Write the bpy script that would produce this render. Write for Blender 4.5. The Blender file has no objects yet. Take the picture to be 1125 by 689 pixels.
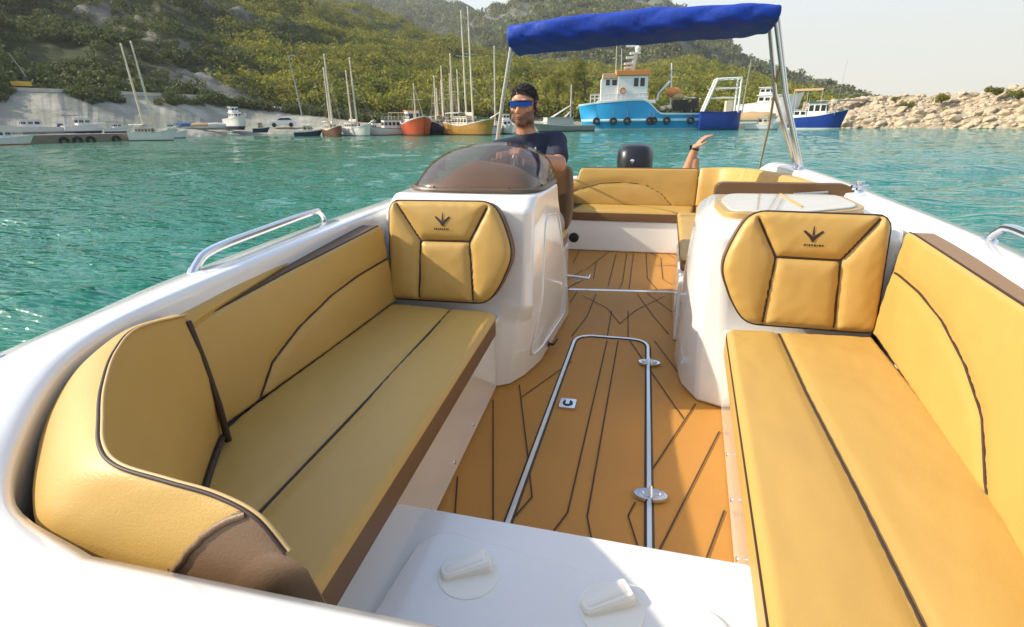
import bpy, bmesh, math, random
import numpy as np
from mathutils import Vector, Matrix, noise as mnoise

random.seed(7); rng = np.random.default_rng(7)
scene = bpy.context.scene
COL = scene.collection
PI = math.pi
CAM_H = 1.15
WATER = -0.45

# ------------------------------------------------------------------ camera
F_PX, CX, CY = 600.0, 562.5, 344.5
def camera_axes(vpx=715, vpy=131, roll=0.6):
    r = math.radians(roll)
    dx, dy = vpx-CX, -(vpy-CY)
    ux = dx*math.cos(-r)-dy*math.sin(-r); uy = dx*math.sin(-r)+dy*math.cos(-r)
    p = math.atan2(uy, F_PX); y = math.atan2(ux, math.hypot(F_PX, uy))
    fw = Vector((-math.sin(y)*math.cos(p), math.cos(y)*math.cos(p), -math.sin(p)))
    rt = Vector((math.cos(y), math.sin(y), 0)); up = rt.cross(fw)
    return rt*math.cos(r)-up*math.sin(r), rt*math.sin(r)+up*math.cos(r), fw
RT, UP, FW = camera_axes()
EYE = Vector((0, 0, CAM_H))
def ray(x, y): return RT*((x-CX)/F_PX) - UP*((y-CY)/F_PX) + FW
def on_z(x, y, z): d = ray(x, y); return EYE + d*((z-CAM_H)/d.z)
def at_range(x, y, R):                       # survey point at horizontal range R
    d = ray(x, y); return EYE + d*(R/math.hypot(d.x, d.y))
cam_d = bpy.data.cameras.new('camera'); cam = bpy.data.objects.new('camera', cam_d); COL.objects.link(cam)
M = Matrix.Identity(4)
for i, a in enumerate((RT, UP, -FW)):
    for j in range(3): M[j][i] = a[j]
M.translation = EYE; cam.matrix_world = M
cam_d.sensor_width = 36; cam_d.lens = 36*F_PX/1125; cam_d.clip_end = 6000; cam_d.clip_start = 0.02
scene.camera = cam

# ------------------------------------------------------------------ materials
def mat(name, col, rough=0.5, metal=0.0, var=0.0, vscale=8.0, bump=0.0, bscale=40.0, coat=0.0, spec=0.5):
    m = bpy.data.materials.new(name); m.use_nodes = True
    nt = m.node_tree; b = nt.nodes['Principled BSDF']
    b.inputs['Base Color'].default_value = (*col, 1); b.inputs['Roughness'].default_value = rough
    b.inputs['Metallic'].default_value = metal; b.inputs['Coat Weight'].default_value = coat
    b.inputs['Specular IOR Level'].default_value = spec
    tc = nt.nodes.new('ShaderNodeTexCoord')
    if var > 0:
        n = nt.nodes.new('ShaderNodeTexNoise'); n.inputs['Scale'].default_value = vscale; n.inputs['Detail'].default_value = 6
        nt.links.new(tc.outputs['Object'], n.inputs['Vector'])
        mx = nt.nodes.new('ShaderNodeMix'); mx.data_type = 'RGBA'
        mx.inputs[6].default_value = (*[max(0, c*(1-var)) for c in col], 1)
        mx.inputs[7].default_value = (*[min(1, c*(1+var)) for c in col], 1)
        nt.links.new(n.outputs['Fac'], mx.inputs[0]); nt.links.new(mx.outputs[2], b.inputs['Base Color'])
        mr = nt.nodes.new('ShaderNodeMapRange'); mr.inputs[3].default_value = max(0.02, rough-0.08); mr.inputs[4].default_value = min(1, rough+0.08)
        nt.links.new(n.outputs['Fac'], mr.inputs[0]); nt.links.new(mr.outputs[0], b.inputs['Roughness'])
    if bump > 0:
        n2 = nt.nodes.new('ShaderNodeTexNoise'); n2.inputs['Scale'].default_value = bscale; n2.inputs['Detail'].default_value = 4
        nt.links.new(tc.outputs['Object'], n2.inputs['Vector'])
        bp = nt.nodes.new('ShaderNodeBump'); bp.inputs['Strength'].default_value = bump; bp.inputs['Distance'].default_value = 0.01
        nt.links.new(n2.outputs['Fac'], bp.inputs['Height']); nt.links.new(bp.outputs['Normal'], b.inputs['Normal'])
    return m

GEL = mat('white_gelcoat', (0.73, 0.72, 0.69), 0.16, var=0.03, vscale=2, coat=0.6)
TAN = mat('tan_vinyl', (0.47, 0.292, 0.077), 0.45, var=0.05, vscale=5, bump=0.12, bscale=420, spec=0.4)
DRK = mat('brown_vinyl', (0.13, 0.065, 0.025), 0.5, var=0.08, vscale=6, bump=0.15, bscale=420, spec=0.35)
SEAM = mat('dark_piping', (0.035, 0.017, 0.010), 0.6)
CHROME = mat('stainless_steel', (0.75, 0.76, 0.78), 0.16, metal=1.0)
BLACK = mat('black_plastic', (0.012, 0.012, 0.014), 0.35, var=0.1)
DARKGREY = mat('charcoal_rubber', (0.03, 0.03, 0.03), 0.7)
BLUE = mat('blue_canvas', (0.003, 0.040, 0.33), 0.75, var=0.15, vscale=9, bump=0.35, bscale=30)
SKIN = mat('skin', (0.44, 0.21, 0.115), 0.5, var=0.08, vscale=30)
HAIR = mat('dark_hair', (0.012, 0.008, 0.006), 0.55, var=0.3, vscale=60, bump=0.6, bscale=160)
STUB = mat('beard_stubble', (0.10, 0.050, 0.030), 0.7, var=0.25, vscale=120)
LIP = mat('lips', (0.28, 0.09, 0.06), 0.45)
NAVY = mat('navy_cotton', (0.016, 0.020, 0.040), 0.85, var=0.2, vscale=20, bump=0.3, bscale=60)
GREYP = mat('grey_print', (0.35, 0.36, 0.38), 0.8)
KHAKI = mat('khaki_cotton', (0.35, 0.30, 0.22), 0.85, var=0.1)
LENS = mat('blue_mirror_lens', (0.015, 0.075, 0.36), 0.06, metal=1.0)
DASH = mat('dash_tan', (0.42, 0.27, 0.10), 0.5, var=0.08)
TINTRIM = mat('bronze_trim', (0.10, 0.06, 0.03), 0.35)

def floor_material():
    m = mat('teak_foam', (0.44, 0.203, 0.034), 0.62, var=0.14, vscale=2.5, bump=0.25, bscale=260)
    return m
TEAK = floor_material()

def tint_material():
    m = bpy.data.materials.new('tinted_acrylic'); m.use_nodes = True; nt = m.node_tree
    for n in list(nt.nodes): nt.nodes.remove(n)
    o = nt.nodes.new('ShaderNodeOutputMaterial'); t = nt.nodes.new('ShaderNodeBsdfTransparent'); g = nt.nodes.new('ShaderNodeBsdfGlossy')
    t.inputs[0].default_value = (0.76, 0.67, 0.56, 1); g.inputs['Roughness'].default_value = 0.03
    d = nt.nodes.new('ShaderNodeBsdfDiffuse'); d.inputs[0].default_value = (0.22, 0.15, 0.09, 1)
    fw_ = nt.nodes.new('ShaderNodeLayerWeight'); fw_.inputs[0].default_value = .25; fr = nt.nodes.new('ShaderNodeMapRange'); fr.inputs[3].default_value = .03; fr.inputs[4].default_value = .38; nt.links.new(fw_.outputs['Facing'], fr.inputs[0])
    m1 = nt.nodes.new('ShaderNodeMixShader'); m1.inputs[0].default_value = 0.16
    m2 = nt.nodes.new('ShaderNodeMixShader')
    nt.links.new(t.outputs[0], m1.inputs[1]); nt.links.new(d.outputs[0], m1.inputs[2])
    nt.links.new(fr.outputs[0], m2.inputs[0]); nt.links.new(m1.outputs[0], m2.inputs[1]); nt.links.new(g.outputs[0], m2.inputs[2])
    nt.links.new(m2.outputs[0], o.inputs[0]); return m
TINT = tint_material()

# ------------------------------------------------------------------ mesh helpers
def catmull(pts, n):
    P = np.array(pts, float); k = len(P)
    ext = np.vstack([2*P[0]-P[1], P, 2*P[-1]-P[-2]])
    out = []
    for t in np.linspace(0, k-1, n):
        i = min(int(t), k-2); u = t-i
        a, b, c, d = ext[i:i+4]
        out.append(0.5*((2*b)+(-a+c)*u+(2*a-5*b+4*c-d)*u*u+(-a+3*b-3*c+d)*u**3))
    return np.array(out)
def resample(pts, n):
    P = np.array(pts, float); s = np.r_[0, np.cumsum(np.linalg.norm(np.diff(P, axis=0), axis=1))]
    q = np.linspace(0, s[-1], n)
    return np.stack([np.interp(q, s, P[:, j]) for j in range(P.shape[1])], 1)
def round_poly(pts, r, n=8):
    if not hasattr(r, '__len__'): r = [r]*len(pts)
    out = []; k = len(pts)
    for i in range(k):
        p = np.array(pts[i], float); a = np.array(pts[i-1], float)-p; b = np.array(pts[(i+1) % k], float)-p
        la, lb = np.linalg.norm(a), np.linalg.norm(b)
        d = min(r[i], la*0.48, lb*0.48)
        if d < 1e-5: out.append(p); continue
        A = p+a/la*d; B = p+b/lb*d
        for t in np.linspace(0, 1, n): out.append((1-t)**2*A+2*t*(1-t)*p+t*t*B)
    return np.array(out)

class MB:
    def __init__(s): s.v = []; s.f = []; s.m = []
    def add(s, vs, fs, mi=0):
        o = len(s.v); s.v += [tuple(map(float, p)) for p in vs]
        s.f += [tuple(i+o for i in f) for f in fs]; s.m += [mi]*len(fs); return s
    def box(s, a, b, mi=0, rot=None, piv=None):
        x0, y0, z0 = a; x1, y1, z1 = b
        vs = [Vector(p) for p in ((x0,y0,z0),(x1,y0,z0),(x1,y1,z0),(x0,y1,z0),(x0,y0,z1),(x1,y0,z1),(x1,y1,z1),(x0,y1,z1))]
        if rot is not None:
            pv = Vector(piv) if piv is not None else sum(vs, Vector())/8
            vs = [pv+rot@(p-pv) for p in vs]
        return s.add(vs, [(0,3,2,1),(4,5,6,7),(0,1,5,4),(1,2,6,5),(2,3,7,6),(3,0,4,7)], mi)
    def tube(s, pts, r, n=10, mi=0, cap=True):
        P = [Vector(p) for p in pts]; R = r if hasattr(r, '__len__') else [r]*len(P)
        rings = []; up = None
        for i, p in enumerate(P):
            t = (P[min(i+1, len(P)-1)]-P[max(i-1, 0)]).normalized()
            if up is None:
                up = Vector((0,0,1)) if abs(t.z) < 0.9 else Vector((0,1,0))
            a = t.cross(up).normalized(); b = a.cross(t).normalized(); up = b
            rings.append([p+a*(R[i]*math.cos(2*PI*k/n))+b*(R[i]*math.sin(2*PI*k/n)) for k in range(n)])
        return s.loft(rings, mi, cap)
    def loft(s, rings, mi=0, cap=True, closed=True):
        n = len(rings[0]); vs = [p for r in rings for p in r]; fs = []
        for i in range(len(rings)-1):
            for k in range(n if closed else n-1):
                k2 = (k+1) % n
                fs.append((i*n+k, i*n+k2, (i+1)*n+k2, (i+1)*n+k))
        if cap and closed: fs += [tuple(reversed(range(n))), tuple(range((len(rings)-1)*n, len(rings)*n))]
        return s.add(vs, fs, mi)
    def lathe(s, prof, n=20, c=(0,0,0), mi=0, axis=None):
        q = Vector((0,0,1)).rotation_difference(Vector(axis)).to_matrix() if axis is not None else Matrix.Identity(3)
        c = Vector(c)
        return s.loft([[c+q@Vector((max(r,1e-4)*math.cos(2*PI*k/n), max(r,1e-4)*math.sin(2*PI*k/n), z)) for k in range(n)] for r, z in prof], mi)
    def ball(s, c, ax, n=16, mi=0, rot=None):
        rot = rot or Matrix.Identity(3); c = Vector(c); rings = []
        for i in range(n//2+1):
            th = PI*i/(n//2); sr = max(math.sin(th), 1e-3)
            rings.append([c+rot@Vector((ax[0]*sr*math.cos(2*PI*k/n), ax[1]*sr*math.sin(2*PI*k/n), -ax[2]*math.cos(th))) for k in range(n)])
        return s.loft(rings, mi)
    def capsule(s, a, b, ra, rb=None, n=12, mi=0):
        rb = ra if rb is None else rb; a = Vector(a); b = Vector(b); t = (b-a).normalized()
        pts = []; rr = []
        for k in range(5): th = PI/2*(1-k/5); pts.append(a-t*ra*math.sin(th)); rr.append(max(ra*math.cos(th), 1e-3))
        pts.append(a); rr.append(ra); pts.append(b); rr.append(rb)
        for k in range(1, 6): th = PI/2*k/5; pts.append(b+t*rb*math.sin(th)); rr.append(max(rb*math.cos(th), 1e-3))
        return s.tube(pts, rr, n, mi)
    def prism(s, poly, z0, z1, mi=0, to3d=None):
        n = len(poly); to3d = to3d or (lambda p, h: (p[0], p[1], h))
        return s.loft([[to3d(p, z0) for p in poly], [to3d(p, z1) for p in poly]], mi)
    def build(s, name, mats, parent=None, bevel=0.0, seg=3, smooth=True, angle=35, subd=0):
        me = bpy.data.meshes.new(name); me.from_pydata(s.v, [], s.f)
        for m in (mats if isinstance(mats, (list, tuple)) else [mats]): me.materials.append(m)
        me.polygons.foreach_set('material_index', s.m)
        bm = bmesh.new(); bm.from_mesh(me); bmesh.ops.recalc_face_normals(bm, faces=bm.faces); bm.to_mesh(me); bm.free()
        if smooth:
            me.polygons.foreach_set('use_smooth', [True]*len(me.polygons))
            if bevel == 0: me.set_sharp_from_angle(angle=math.radians(angle))
        o = bpy.data.objects.new(name, me); COL.objects.link(o)
        if subd:
            sb = o.modifiers.new('subd', 'SUBSURF'); sb.levels = sb.render_levels = subd
        if bevel > 0:
            bv = o.modifiers.new('bevel', 'BEVEL'); bv.width = bevel; bv.segments = seg; bv.limit_method = 'ANGLE'; bv.angle_limit = math.radians(angle); bv.harden_normals = True
        if parent is not None: o.parent = parent; o.matrix_parent_inverse = Matrix.Identity(4); place_in(o, parent)
        return o
def world_of(o):
    m = o.matrix_basis.copy(); p = o.parent
    while p is not None: m = p.matrix_basis @ m; p = p.parent
    return m
def place_in(o, parent):            # the boat's parts are written in boat coordinates and its root stands at the origin
    pass
def fast_mesh(name, V, faces, mats, parent=None, smooth=False, mi=None):
    V = np.asarray(V, np.float32); Fq = np.asarray(faces, np.int32); k = Fq.shape[1]
    me = bpy.data.meshes.new(name); me.vertices.add(len(V)); me.vertices.foreach_set('co', V.ravel())
    me.loops.add(Fq.size); me.loops.foreach_set('vertex_index', Fq.ravel())
    me.polygons.add(len(Fq)); me.polygons.foreach_set('loop_start', np.arange(0, Fq.size, k, dtype=np.int32))
    for m in (mats if isinstance(mats, (list, tuple)) else [mats]): me.materials.append(m)
    if mi is not None: me.polygons.foreach_set('material_index', np.asarray(mi, np.int32))
    me.update(calc_edges=True)
    me.polygons.foreach_set('use_smooth', np.full(len(me.polygons), smooth))
    o = bpy.data.objects.new(name, me); COL.objects.link(o)
    if parent is not None: o.parent = parent
    return o
def tag(o, label=None, cat=None, group=None, kind=None):
    if label: o['label'] = label
    if cat: o['category'] = cat
    if group: o['group'] = group
    if kind: o['kind'] = kind
    return o
def empty(name, loc=(0,0,0), rz=0, label=None, cat=None, group=None):
    o = bpy.data.objects.new(name, None); COL.objects.link(o); o.location = loc; o.rotation_euler = (0, 0, rz); o.empty_display_size = 0.2
    return tag(o, label, cat, group)
def remeshed(mb, name, m, parent, voxel=0.008, it=4):
    o = mb.build(name, m, parent)
    r = o.modifiers.new('remesh', 'REMESH'); r.mode = 'VOXEL'; r.voxel_size = voxel; r.use_smooth_shade = True
    s = o.modifiers.new('smooth', 'SMOOTH'); s.iterations = it; s.factor = 0.5
    return o

# cushion: Coons patch over a rounded outline, real rounded edges, sunk seams with piping
def seg_dist(P, polys):
    d = np.full(len(P), 9.0)
    for pl in polys:
        pl = np.asarray(pl, float)
        for a, b in zip(pl[:-1], pl[1:]):
            ab = b-a; L = ab@ab
            if L < 1e-12: continue
            t = np.clip(((P-a)@ab)/L, 0, 1); q = a+t[:, None]*ab
            d = np.minimum(d, np.hypot(*(P-q).T))
    return d
def cushion(name, outline, corners, to3d, thick, seams, parent, nu=50, nv=24, r=0.02, puff=0.008, groove=0.007, gw=0.012, mats=None, pipe=0.0035, edge_pipe=0.0, pscale=0.05, extra=None):
    O = np.asarray(outline, float)
    idx = [int(np.argmin(np.hypot(*(O-np.array(c)).T))) for c in corners]
    def run(i, j):
        k = len(O); L = [O[i]]
        while i != j: i = (i+1) % k; L.append(O[i])
        return np.array(L)
    B = resample(run(idx[0], idx[1]), nu); R = resample(run(idx[1], idx[2]), nv)
    T = resample(run(idx[2], idx[3]), nu)[::-1]; Lf = resample(run(idx[3], idx[0]), nv)[::-1]
    u = np.linspace(0, 1, nu); v = np.linspace(0, 1, nv)
    # cluster rows near the rim so the rounding is smooth
    f = lambda t: t-0.13*np.sin(2*PI*t)*0.9
    U, V = np.meshgrid(f(u), f(v))
    def ev(C, t): 
        q = np.linspace(0, 1, len(C)); return np.stack([np.interp(t, q, C[:, 0]), np.interp(t, q, C[:, 1])], -1)
    P = (1-V)[..., None]*ev(B, U)+V[..., None]*ev(T, U)+(1-U)[..., None]*ev(Lf, V)+U[..., None]*ev(R, V) \
        - ((1-U)*(1-V))[..., None]*B[0]-(U*(1-V))[..., None]*B[-1]-((1-U)*V)[..., None]*T[0]-(U*V)[..., None]*T[-1]
    P = P.reshape(-1, 2)
    closed = np.vstack([O, O[:1]])
    def height(Q):
        d = seg_dist(Q, [closed]); ds = seg_dist(Q, seams) if seams else np.full(len(Q), 9.0)
        e = np.minimum(d, r); h = thick-(r-np.sqrt(np.maximum(r*r-(r-e)**2, 0)))
        h += puff*(1-np.exp(-np.minimum(d, ds)/pscale))-groove*np.exp(-(ds/gw)**2)
        return h
    H = height(P)
    dsm = np.minimum(seg_dist(P, seams) if seams else np.full(len(P), 9.0), seg_dist(P, [closed]))
    wob = np.array([mnoise.noise(Vector((q[0]*7, q[1]*7, thick*50)))*.0036+mnoise.noise(Vector((q[0]*26, q[1]*26, 3)))*.0014 for q in P])
    H = H+wob*np.clip(dsm/.05, 0, 1)+.0016*np.sin(2*PI*(P[:, 0]+P[:, 1])/.058+3*np.sin(P[:, 0]*23))*np.exp(-dsm/.018)*np.clip(dsm/.008, 0, 1)
    vs = [to3d(p, h) for p, h in zip(P, H)]
    fs = []; ms = []
    for j in range(nv-1):
        for i in range(nu-1): fs.append((j*nu+i, j*nu+i+1, (j+1)*nu+i+1, (j+1)*nu+i))
    mb = MB(); mb.add(vs, fs, 0)
    ring = list(range(nu))+[j*nu+nu-1 for j in range(1, nv)]+[(nv-1)*nu+i for i in range(nu-2, -1, -1)]+[j*nu for j in range(nv-2, 0, -1)]
    rv = [P[k] for k in ring]
    n = len(rv)
    o = len(mb.v); mb.v += [tuple(map(float, to3d(p, 0.0))) for p in rv]
    for k in range(n): mb.f.append((ring[k], ring[(k+1) % n], o+(k+1) % n, o+k)); mb.m.append(1)
    mb.f.append(tuple(range(o, o+n))); mb.m.append(1)
    for sm in seams:
        L = sum(np.hypot(*np.diff(np.asarray(sm, float), axis=0).T)); S = resample(sm, max(6, int(L/0.025)))
        hs = height(S); mb.tube([to3d(p, h+0.0028) for p, h in zip(S, hs)], pipe, 6, 2)
    if edge_pipe:
        S = resample(closed, 90); mb.tube([to3d(p, thick-r*0.75) for p in S], edge_pipe, 6, 2)
    if extra: extra(mb, height)
    return mb.build(name, mats or [TAN, DRK, SEAM], parent, angle=50)

# ================================================================== THE BOAT
boat = empty('motorboat', (0, 0, 0), 0, 'white open motorboat with tan seats and a blue canopy, filling the foreground', 'motorboat')

# ---- hull: outer and inner plan loops
outL = [(-1.12,5.75),(-1.24,4.6),(-1.28,3.6),(-1.27,2.9),(-1.22,1.87),(-1.15,1.1),(-1.09,.8),(-1.03,.52),(-.93,.2),(-.78,-.15),(-.52,-.62),(-.13,-1.0)]
inL  = [(-1.0,5.55),(-1.10,4.6),(-1.15,3.6),(-1.14,2.9),(-1.09,1.9),(-1.04,1.3),(-1.01,1.0),(-.975,.79),(-.90,.62),(-.79,.475),(-.66,.36),(-.50,.315)]
outR = [(.13,-.98),(.32,-.62),(.56,-.15),(.70,.2),(.79,.52),(.85,.8),(.90,1.1),(1.03,1.9),(1.09,2.9),(1.13,3.6),(1.14,4.6),(1.02,5.75)]
inR  = [(.24,.315),(.42,.36),(.54,.475),(.65,.62),(.72,.79),(.76,1.0),(.80,1.3),(.89,1.95),(.93,2.9),(.97,3.6),(.98,4.6),(.88,5.55)]
oL = catmull(outL, 70); iL = catmull(inL, 70); oR = catmull(outR, 70); iR = catmull(inR, 70)
nb = 10
ob = np.stack([np.linspace(oL[-1][0], oR[0][0], nb+2)[1:-1], np.full(nb, -1.0)], 1); ib = np.stack([np.linspace(-.50, .24, nb+2)[1:-1], np.full(nb, .315)], 1)
ns_ = 12
os_ = np.stack([np.linspace(1.02, -1.12, ns_+2)[1:-1], np.full(ns_, 5.75)], 1); is_ = np.stack([np.linspace(.88, -1.0, ns_+2)[1:-1], np.full(ns_, 5.55)], 1)
OUT = np.vstack([oL, ob, oR, os_]); INN = np.vstack([iL, ib, iR, is_])
nL = len(OUT)
def topz(p):
    z = 0.787+(p[0]+1.1)*0.007-0.022*min(1, max(0, (.62-p[1])/.3))
    if p[1] > 5.0: z -= 0.18*min(1, (p[1]-5.0)/0.5)
    return z
def ringz(P, f): return [(p[0], p[1], f(p)) for p in P]
cen = np.array([-.13, 2.2])
def shrink(P, sx, dy=0): return np.stack([(-.13)+(P[:, 0]+.13)*sx, P[:, 1]+dy], 1)
mid = OUT*0.55+INN*0.45
rings = [ringz(shrink(OUT, .55), lambda p: -.75), ringz(shrink(OUT, .86), lambda p: -.50), ringz(shrink(OUT, .95), lambda p: -.1), ringz(shrink(OUT, 1.0), lambda p: topz(p)-.10),
         ringz(shrink(OUT, 1.012), lambda p: topz(p)-.085), ringz(shrink(OUT, 1.012), lambda p: topz(p)-.05), ringz(OUT, lambda p: topz(p)-.035),
         ringz(OUT*0.985+INN*0.015, lambda p: topz(p)-.012), ringz(OUT*0.93+INN*0.07, lambda p: topz(p)+.0), ringz(mid, lambda p: topz(p)+.010),
         ringz(OUT*0.12+INN*0.88, lambda p: topz(p)+.006), ringz(OUT*0.05+INN*0.95, lambda p: topz(p)+.003), ringz(OUT*0.012+INN*0.988, lambda p: topz(p)-.005), ringz(INN, lambda p: topz(p)-.015), ringz(INN, lambda p: topz(p)-.028), ringz(INN, lambda p: .02)]
mb = MB(); mb.loft(rings, 0, cap=False)
hull = mb.build('hull', [GEL, DARKGREY], boat, angle=60)
mb = MB()
mb.tube([(p[0]*1.0, p[1], topz(p)-.067) for p in np.vstack([shrink(OUT, 1.015)])], .018, 8, 0)
mb.build('rub_rail', [mat('grey_rubber', (.25,.25,.25), .6)], boat)
for x, y in ((-.955,.43),(-1.02,.60),(-.80,.16)):
    mb = MB(); mb.lathe([(0,.0),(.011,.0),(.011,.004),(.006,.0065),(0,.007)], 14, (x, y, topz((x,y))+.006)); mb.build('deck_screw', CHROME, boat)

# ---- cockpit floor with caulking lines
fl = MB()
poly = [(-1.0,.5),(.72,.5),(.9,2.2),(.96,5.4),(-1.05,5.4),(-1.08,2.2)]
fl.add([(x, y, 0.0) for x, y in poly], [tuple(range(6))], 0)
G = [[(541.8,440),(541.8,590)],[(570.5,423.6),(580,503),(584.5,547),(566,568)],[(573.6,436.6),(628,398)],[(502.6,525),(499.6,570)],
     [(667,375),(623.6,564),(604,590)],[(679,375),(645,568.5),(651,600)],[(692,375),(751,461)],[(764,444.5),(717,516)],[(790,475),(722,610)],
     [(697.6,553),(690,567.6),(702,606)],[(795.6,562),(774,620)],[(719,375),(751,418)],
     [(640,325),(667,339),(681,356),(699,341),(730,326)],[(655,323),(645,348),(628,370)],[(634,321),(626,333)],[(700,323),(717,347),(735,368)],[(710,322),(738,343)],
     [(690,342),(690,371)],[(672,342),(667,371)],
     [(638,273),(629,290)],[(655,288),(652,307)],[(677,279),(668,315)],[(688.5,279),(684,310),(680,318)],[(696,279),(691,318)],[(710,279),(711,306),(722,319)],
     [(726,285),(728,307),(740,314)],[(704,272),(728,285)],[(725,273),(742,285)],[(675,272),(643,297)],[(640,297),(624,308)]]
gm = MB()
def floor_pt(x, y): p = on_z(x, y, 0.0); return np.array([p.x, p.y])
for g in G:
    P = resample([floor_pt(*q) for q in g], 2) if len(g) == 2 else np.array([floor_pt(*q) for q in g])
    w = 0.0026
    for a, b in zip(P[:-1], P[1:]):
        t = (b-a)/np.linalg.norm(b-a); n = np.array([-t[1], t[0]])*w; e = t*w*0.6
        fl.add([(*(a-n-e), .004), (*(a+n-e), .004), (*(b+n+e), .004), (*(b-n+e), .004)], [(0,1,2,3)], 1)
fl.build('cockpit_floor', [TEAK, mat('caulking', (.045,.022,.012), .7)], boat, smooth=False)
# ---- floor hatch: steel trim, latch, hinges
hp = [(-.335,1.0),(-.325,2.72),(-.31,2.82),(-.25,2.875),(-.02,2.885),(.045,2.86),(.07,2.79),(.08,1.0)]
hp = catmull(hp, 8) if False else round_poly([(-.34,.95),(-.325,2.88),(.068,2.88),(.082,.95)], [0,.11,.11,0], 10)
hm = MB()
def flat_strip(mb, P, w, z0, z1, mi=0):
    P = np.asarray(P, float); L = []; R_ = []
    for i in range(len(P)):
        t = P[min(i+1, len(P)-1)]-P[max(i-1, 0)]; t /= np.linalg.norm(t); n = np.array([-t[1], t[0]])*w/2
        L.append(P[i]+n); R_.append(P[i]-n)
    mb.loft([[(*l, z0), (*(l*.8+r*.2), z1), (*(r*.8+l*.2), z1), (*r, z0)] for l, r in zip(L, R_)], mi)
flat_strip(hm, hp, .022, .001, .0075)
gap = MB()
hatch = hm.build('floor_hatch', [mat('satin_steel', (.78,.78,.78), .32, metal=1)], boat)
g2 = MB(); flat_strip(g2, hp+0, .031, .0005, .0062); g2.build('hatch_gasket', [DARKGREY], hatch)
for (x, y) in ((.075,2.56),(.082,1.52)):
    h = MB(); E_ = [(x+.052*math.cos(t)*(1 if abs(math.cos(t)) < .7 else 1), y+.030*math.sin(t)) for t in np.linspace(0, 2*PI, 28, endpoint=False)]
    h.prism(E_, .006, .017); h.prism([(x+(p[0]-x)*.72, y+(p[1]-y)*.62) for p in E_], .015, .0205, 1)
    h.tube([(x, y-.03, .021), (x, y+.03, .021)], .006, 8, 0)
    for sx in (-.026, .026): h.lathe([(0,0),(.007,0),(.005,.003),(0,.0035)], 10, (x+sx, y, .020), 0)
    h.build('hinge', [CHROME, mat('brushed_steel', (.50,.52,.55), .35, metal=1)], hatch)
h = MB(); x, y = -.262, 2.07
h.prism(round_poly([(x-.034,y-.04),(x+.034,y-.04),(x+.034,y+.04),(x-.034,y+.04)], .008, 4), .001, .010)
h.prism([(x+.022*math.cos(t), y+.024*math.sin(t)) for t in np.linspace(0, 2*PI, 20, endpoint=False)], .009, .0125, 1)
h.box((x-.008, y-.018, .012), (x+.008, y+.014, .018), 0)
h.build('latch', [CHROME, DARKGREY], hatch)
# transverse steel joint
j = MB(); flat_strip(j, [(-.60,3.74),(.30,3.84)], .022, .001, .010); j.build('floor_joint', CHROME, boat)

# ---- bench bases (white), console and side console bodies
def bench_base(side):
    mb = MB()
    if side < 0: pl = [(-.535,.33),(-.555,1.1),(-.60,2.16),(-1.07,2.16),(-1.0,1.0),(-.86,.60),(-.60,.34)]
    else: pl = [(.265,.33),(.29,1.1),(.37,2.2),(.86,2.2),(.75,1.0),(.62,.60),(.36,.33)]
    ins = np.array(pl); c = ins.mean(0)
    top = [(p[0]+(0.03 if side < 0 else -.03)*(1 if k < 3 else 0), p[1]) for k, p in enumerate(pl)]
    mb.loft([[(x, y, .001) for x, y in pl], [(x, y, .30) for x, y in pl], [(x, y, .36) for x, y in top]])
    return mb.build('bench_base', GEL, boat, bevel=.012)
baseL = bench_base(-1); baseR = bench_base(1)
for s, b in ((-1, baseL), (1, baseR)):
    for y in (1.25, 1.5, 1.75):
        mb = MB()
        x = (-.555-(y-1.1)*.0425 if s < 0 else .29+(y-1.1)*.0727)
        mb.lathe([(0,0),(.007,0),(.006,.003),(0,.004)], 10, (x, y, .05), 0, axis=(1 if s < 0 else -1, 0, 0))
        mb.build('screw', CHROME, b)

seatz = .365; seatt = .085
def flat(z): return lambda p, h: (p[0], p[1], z+h)
sl = round_poly([(-.46,.44),(-.53,1.935),(-.985,1.955),(-.975,1.0),(-.90,.72),(-.70,.46)], [.05,.035,.02,.1,.1,.08])
seatL = cushion('seat_cushion', sl, [(-.46,.44),(-.53,1.935),(-.985,1.955),(-.90,.72)], flat(seatz), seatt, [[(-.672,.48),(-.69,1.17),(-.72,1.945)]], baseL, 110, 40, r=.022, puff=.006, pscale=.06)
sr = round_poly([(.205,.44),(.45,.44),(.64,.72),(.72,1.0),(.785,1.955),(.31,1.935)], [.05,.08,.1,.1,.02,.035])
seatR = cushion('seat_cushion', sr, [(.205,.44),(.64,.72),(.785,1.955),(.31,1.935)], flat(seatz), seatt, [[(.43,.48),(.45,1.04),(.46,1.47),(.482,1.945)]], baseR, 70, 90, r=.022, puff=.006, pscale=.06, mats=[TAN, TAN, SEAM], edge_pipe=.0025)

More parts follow.
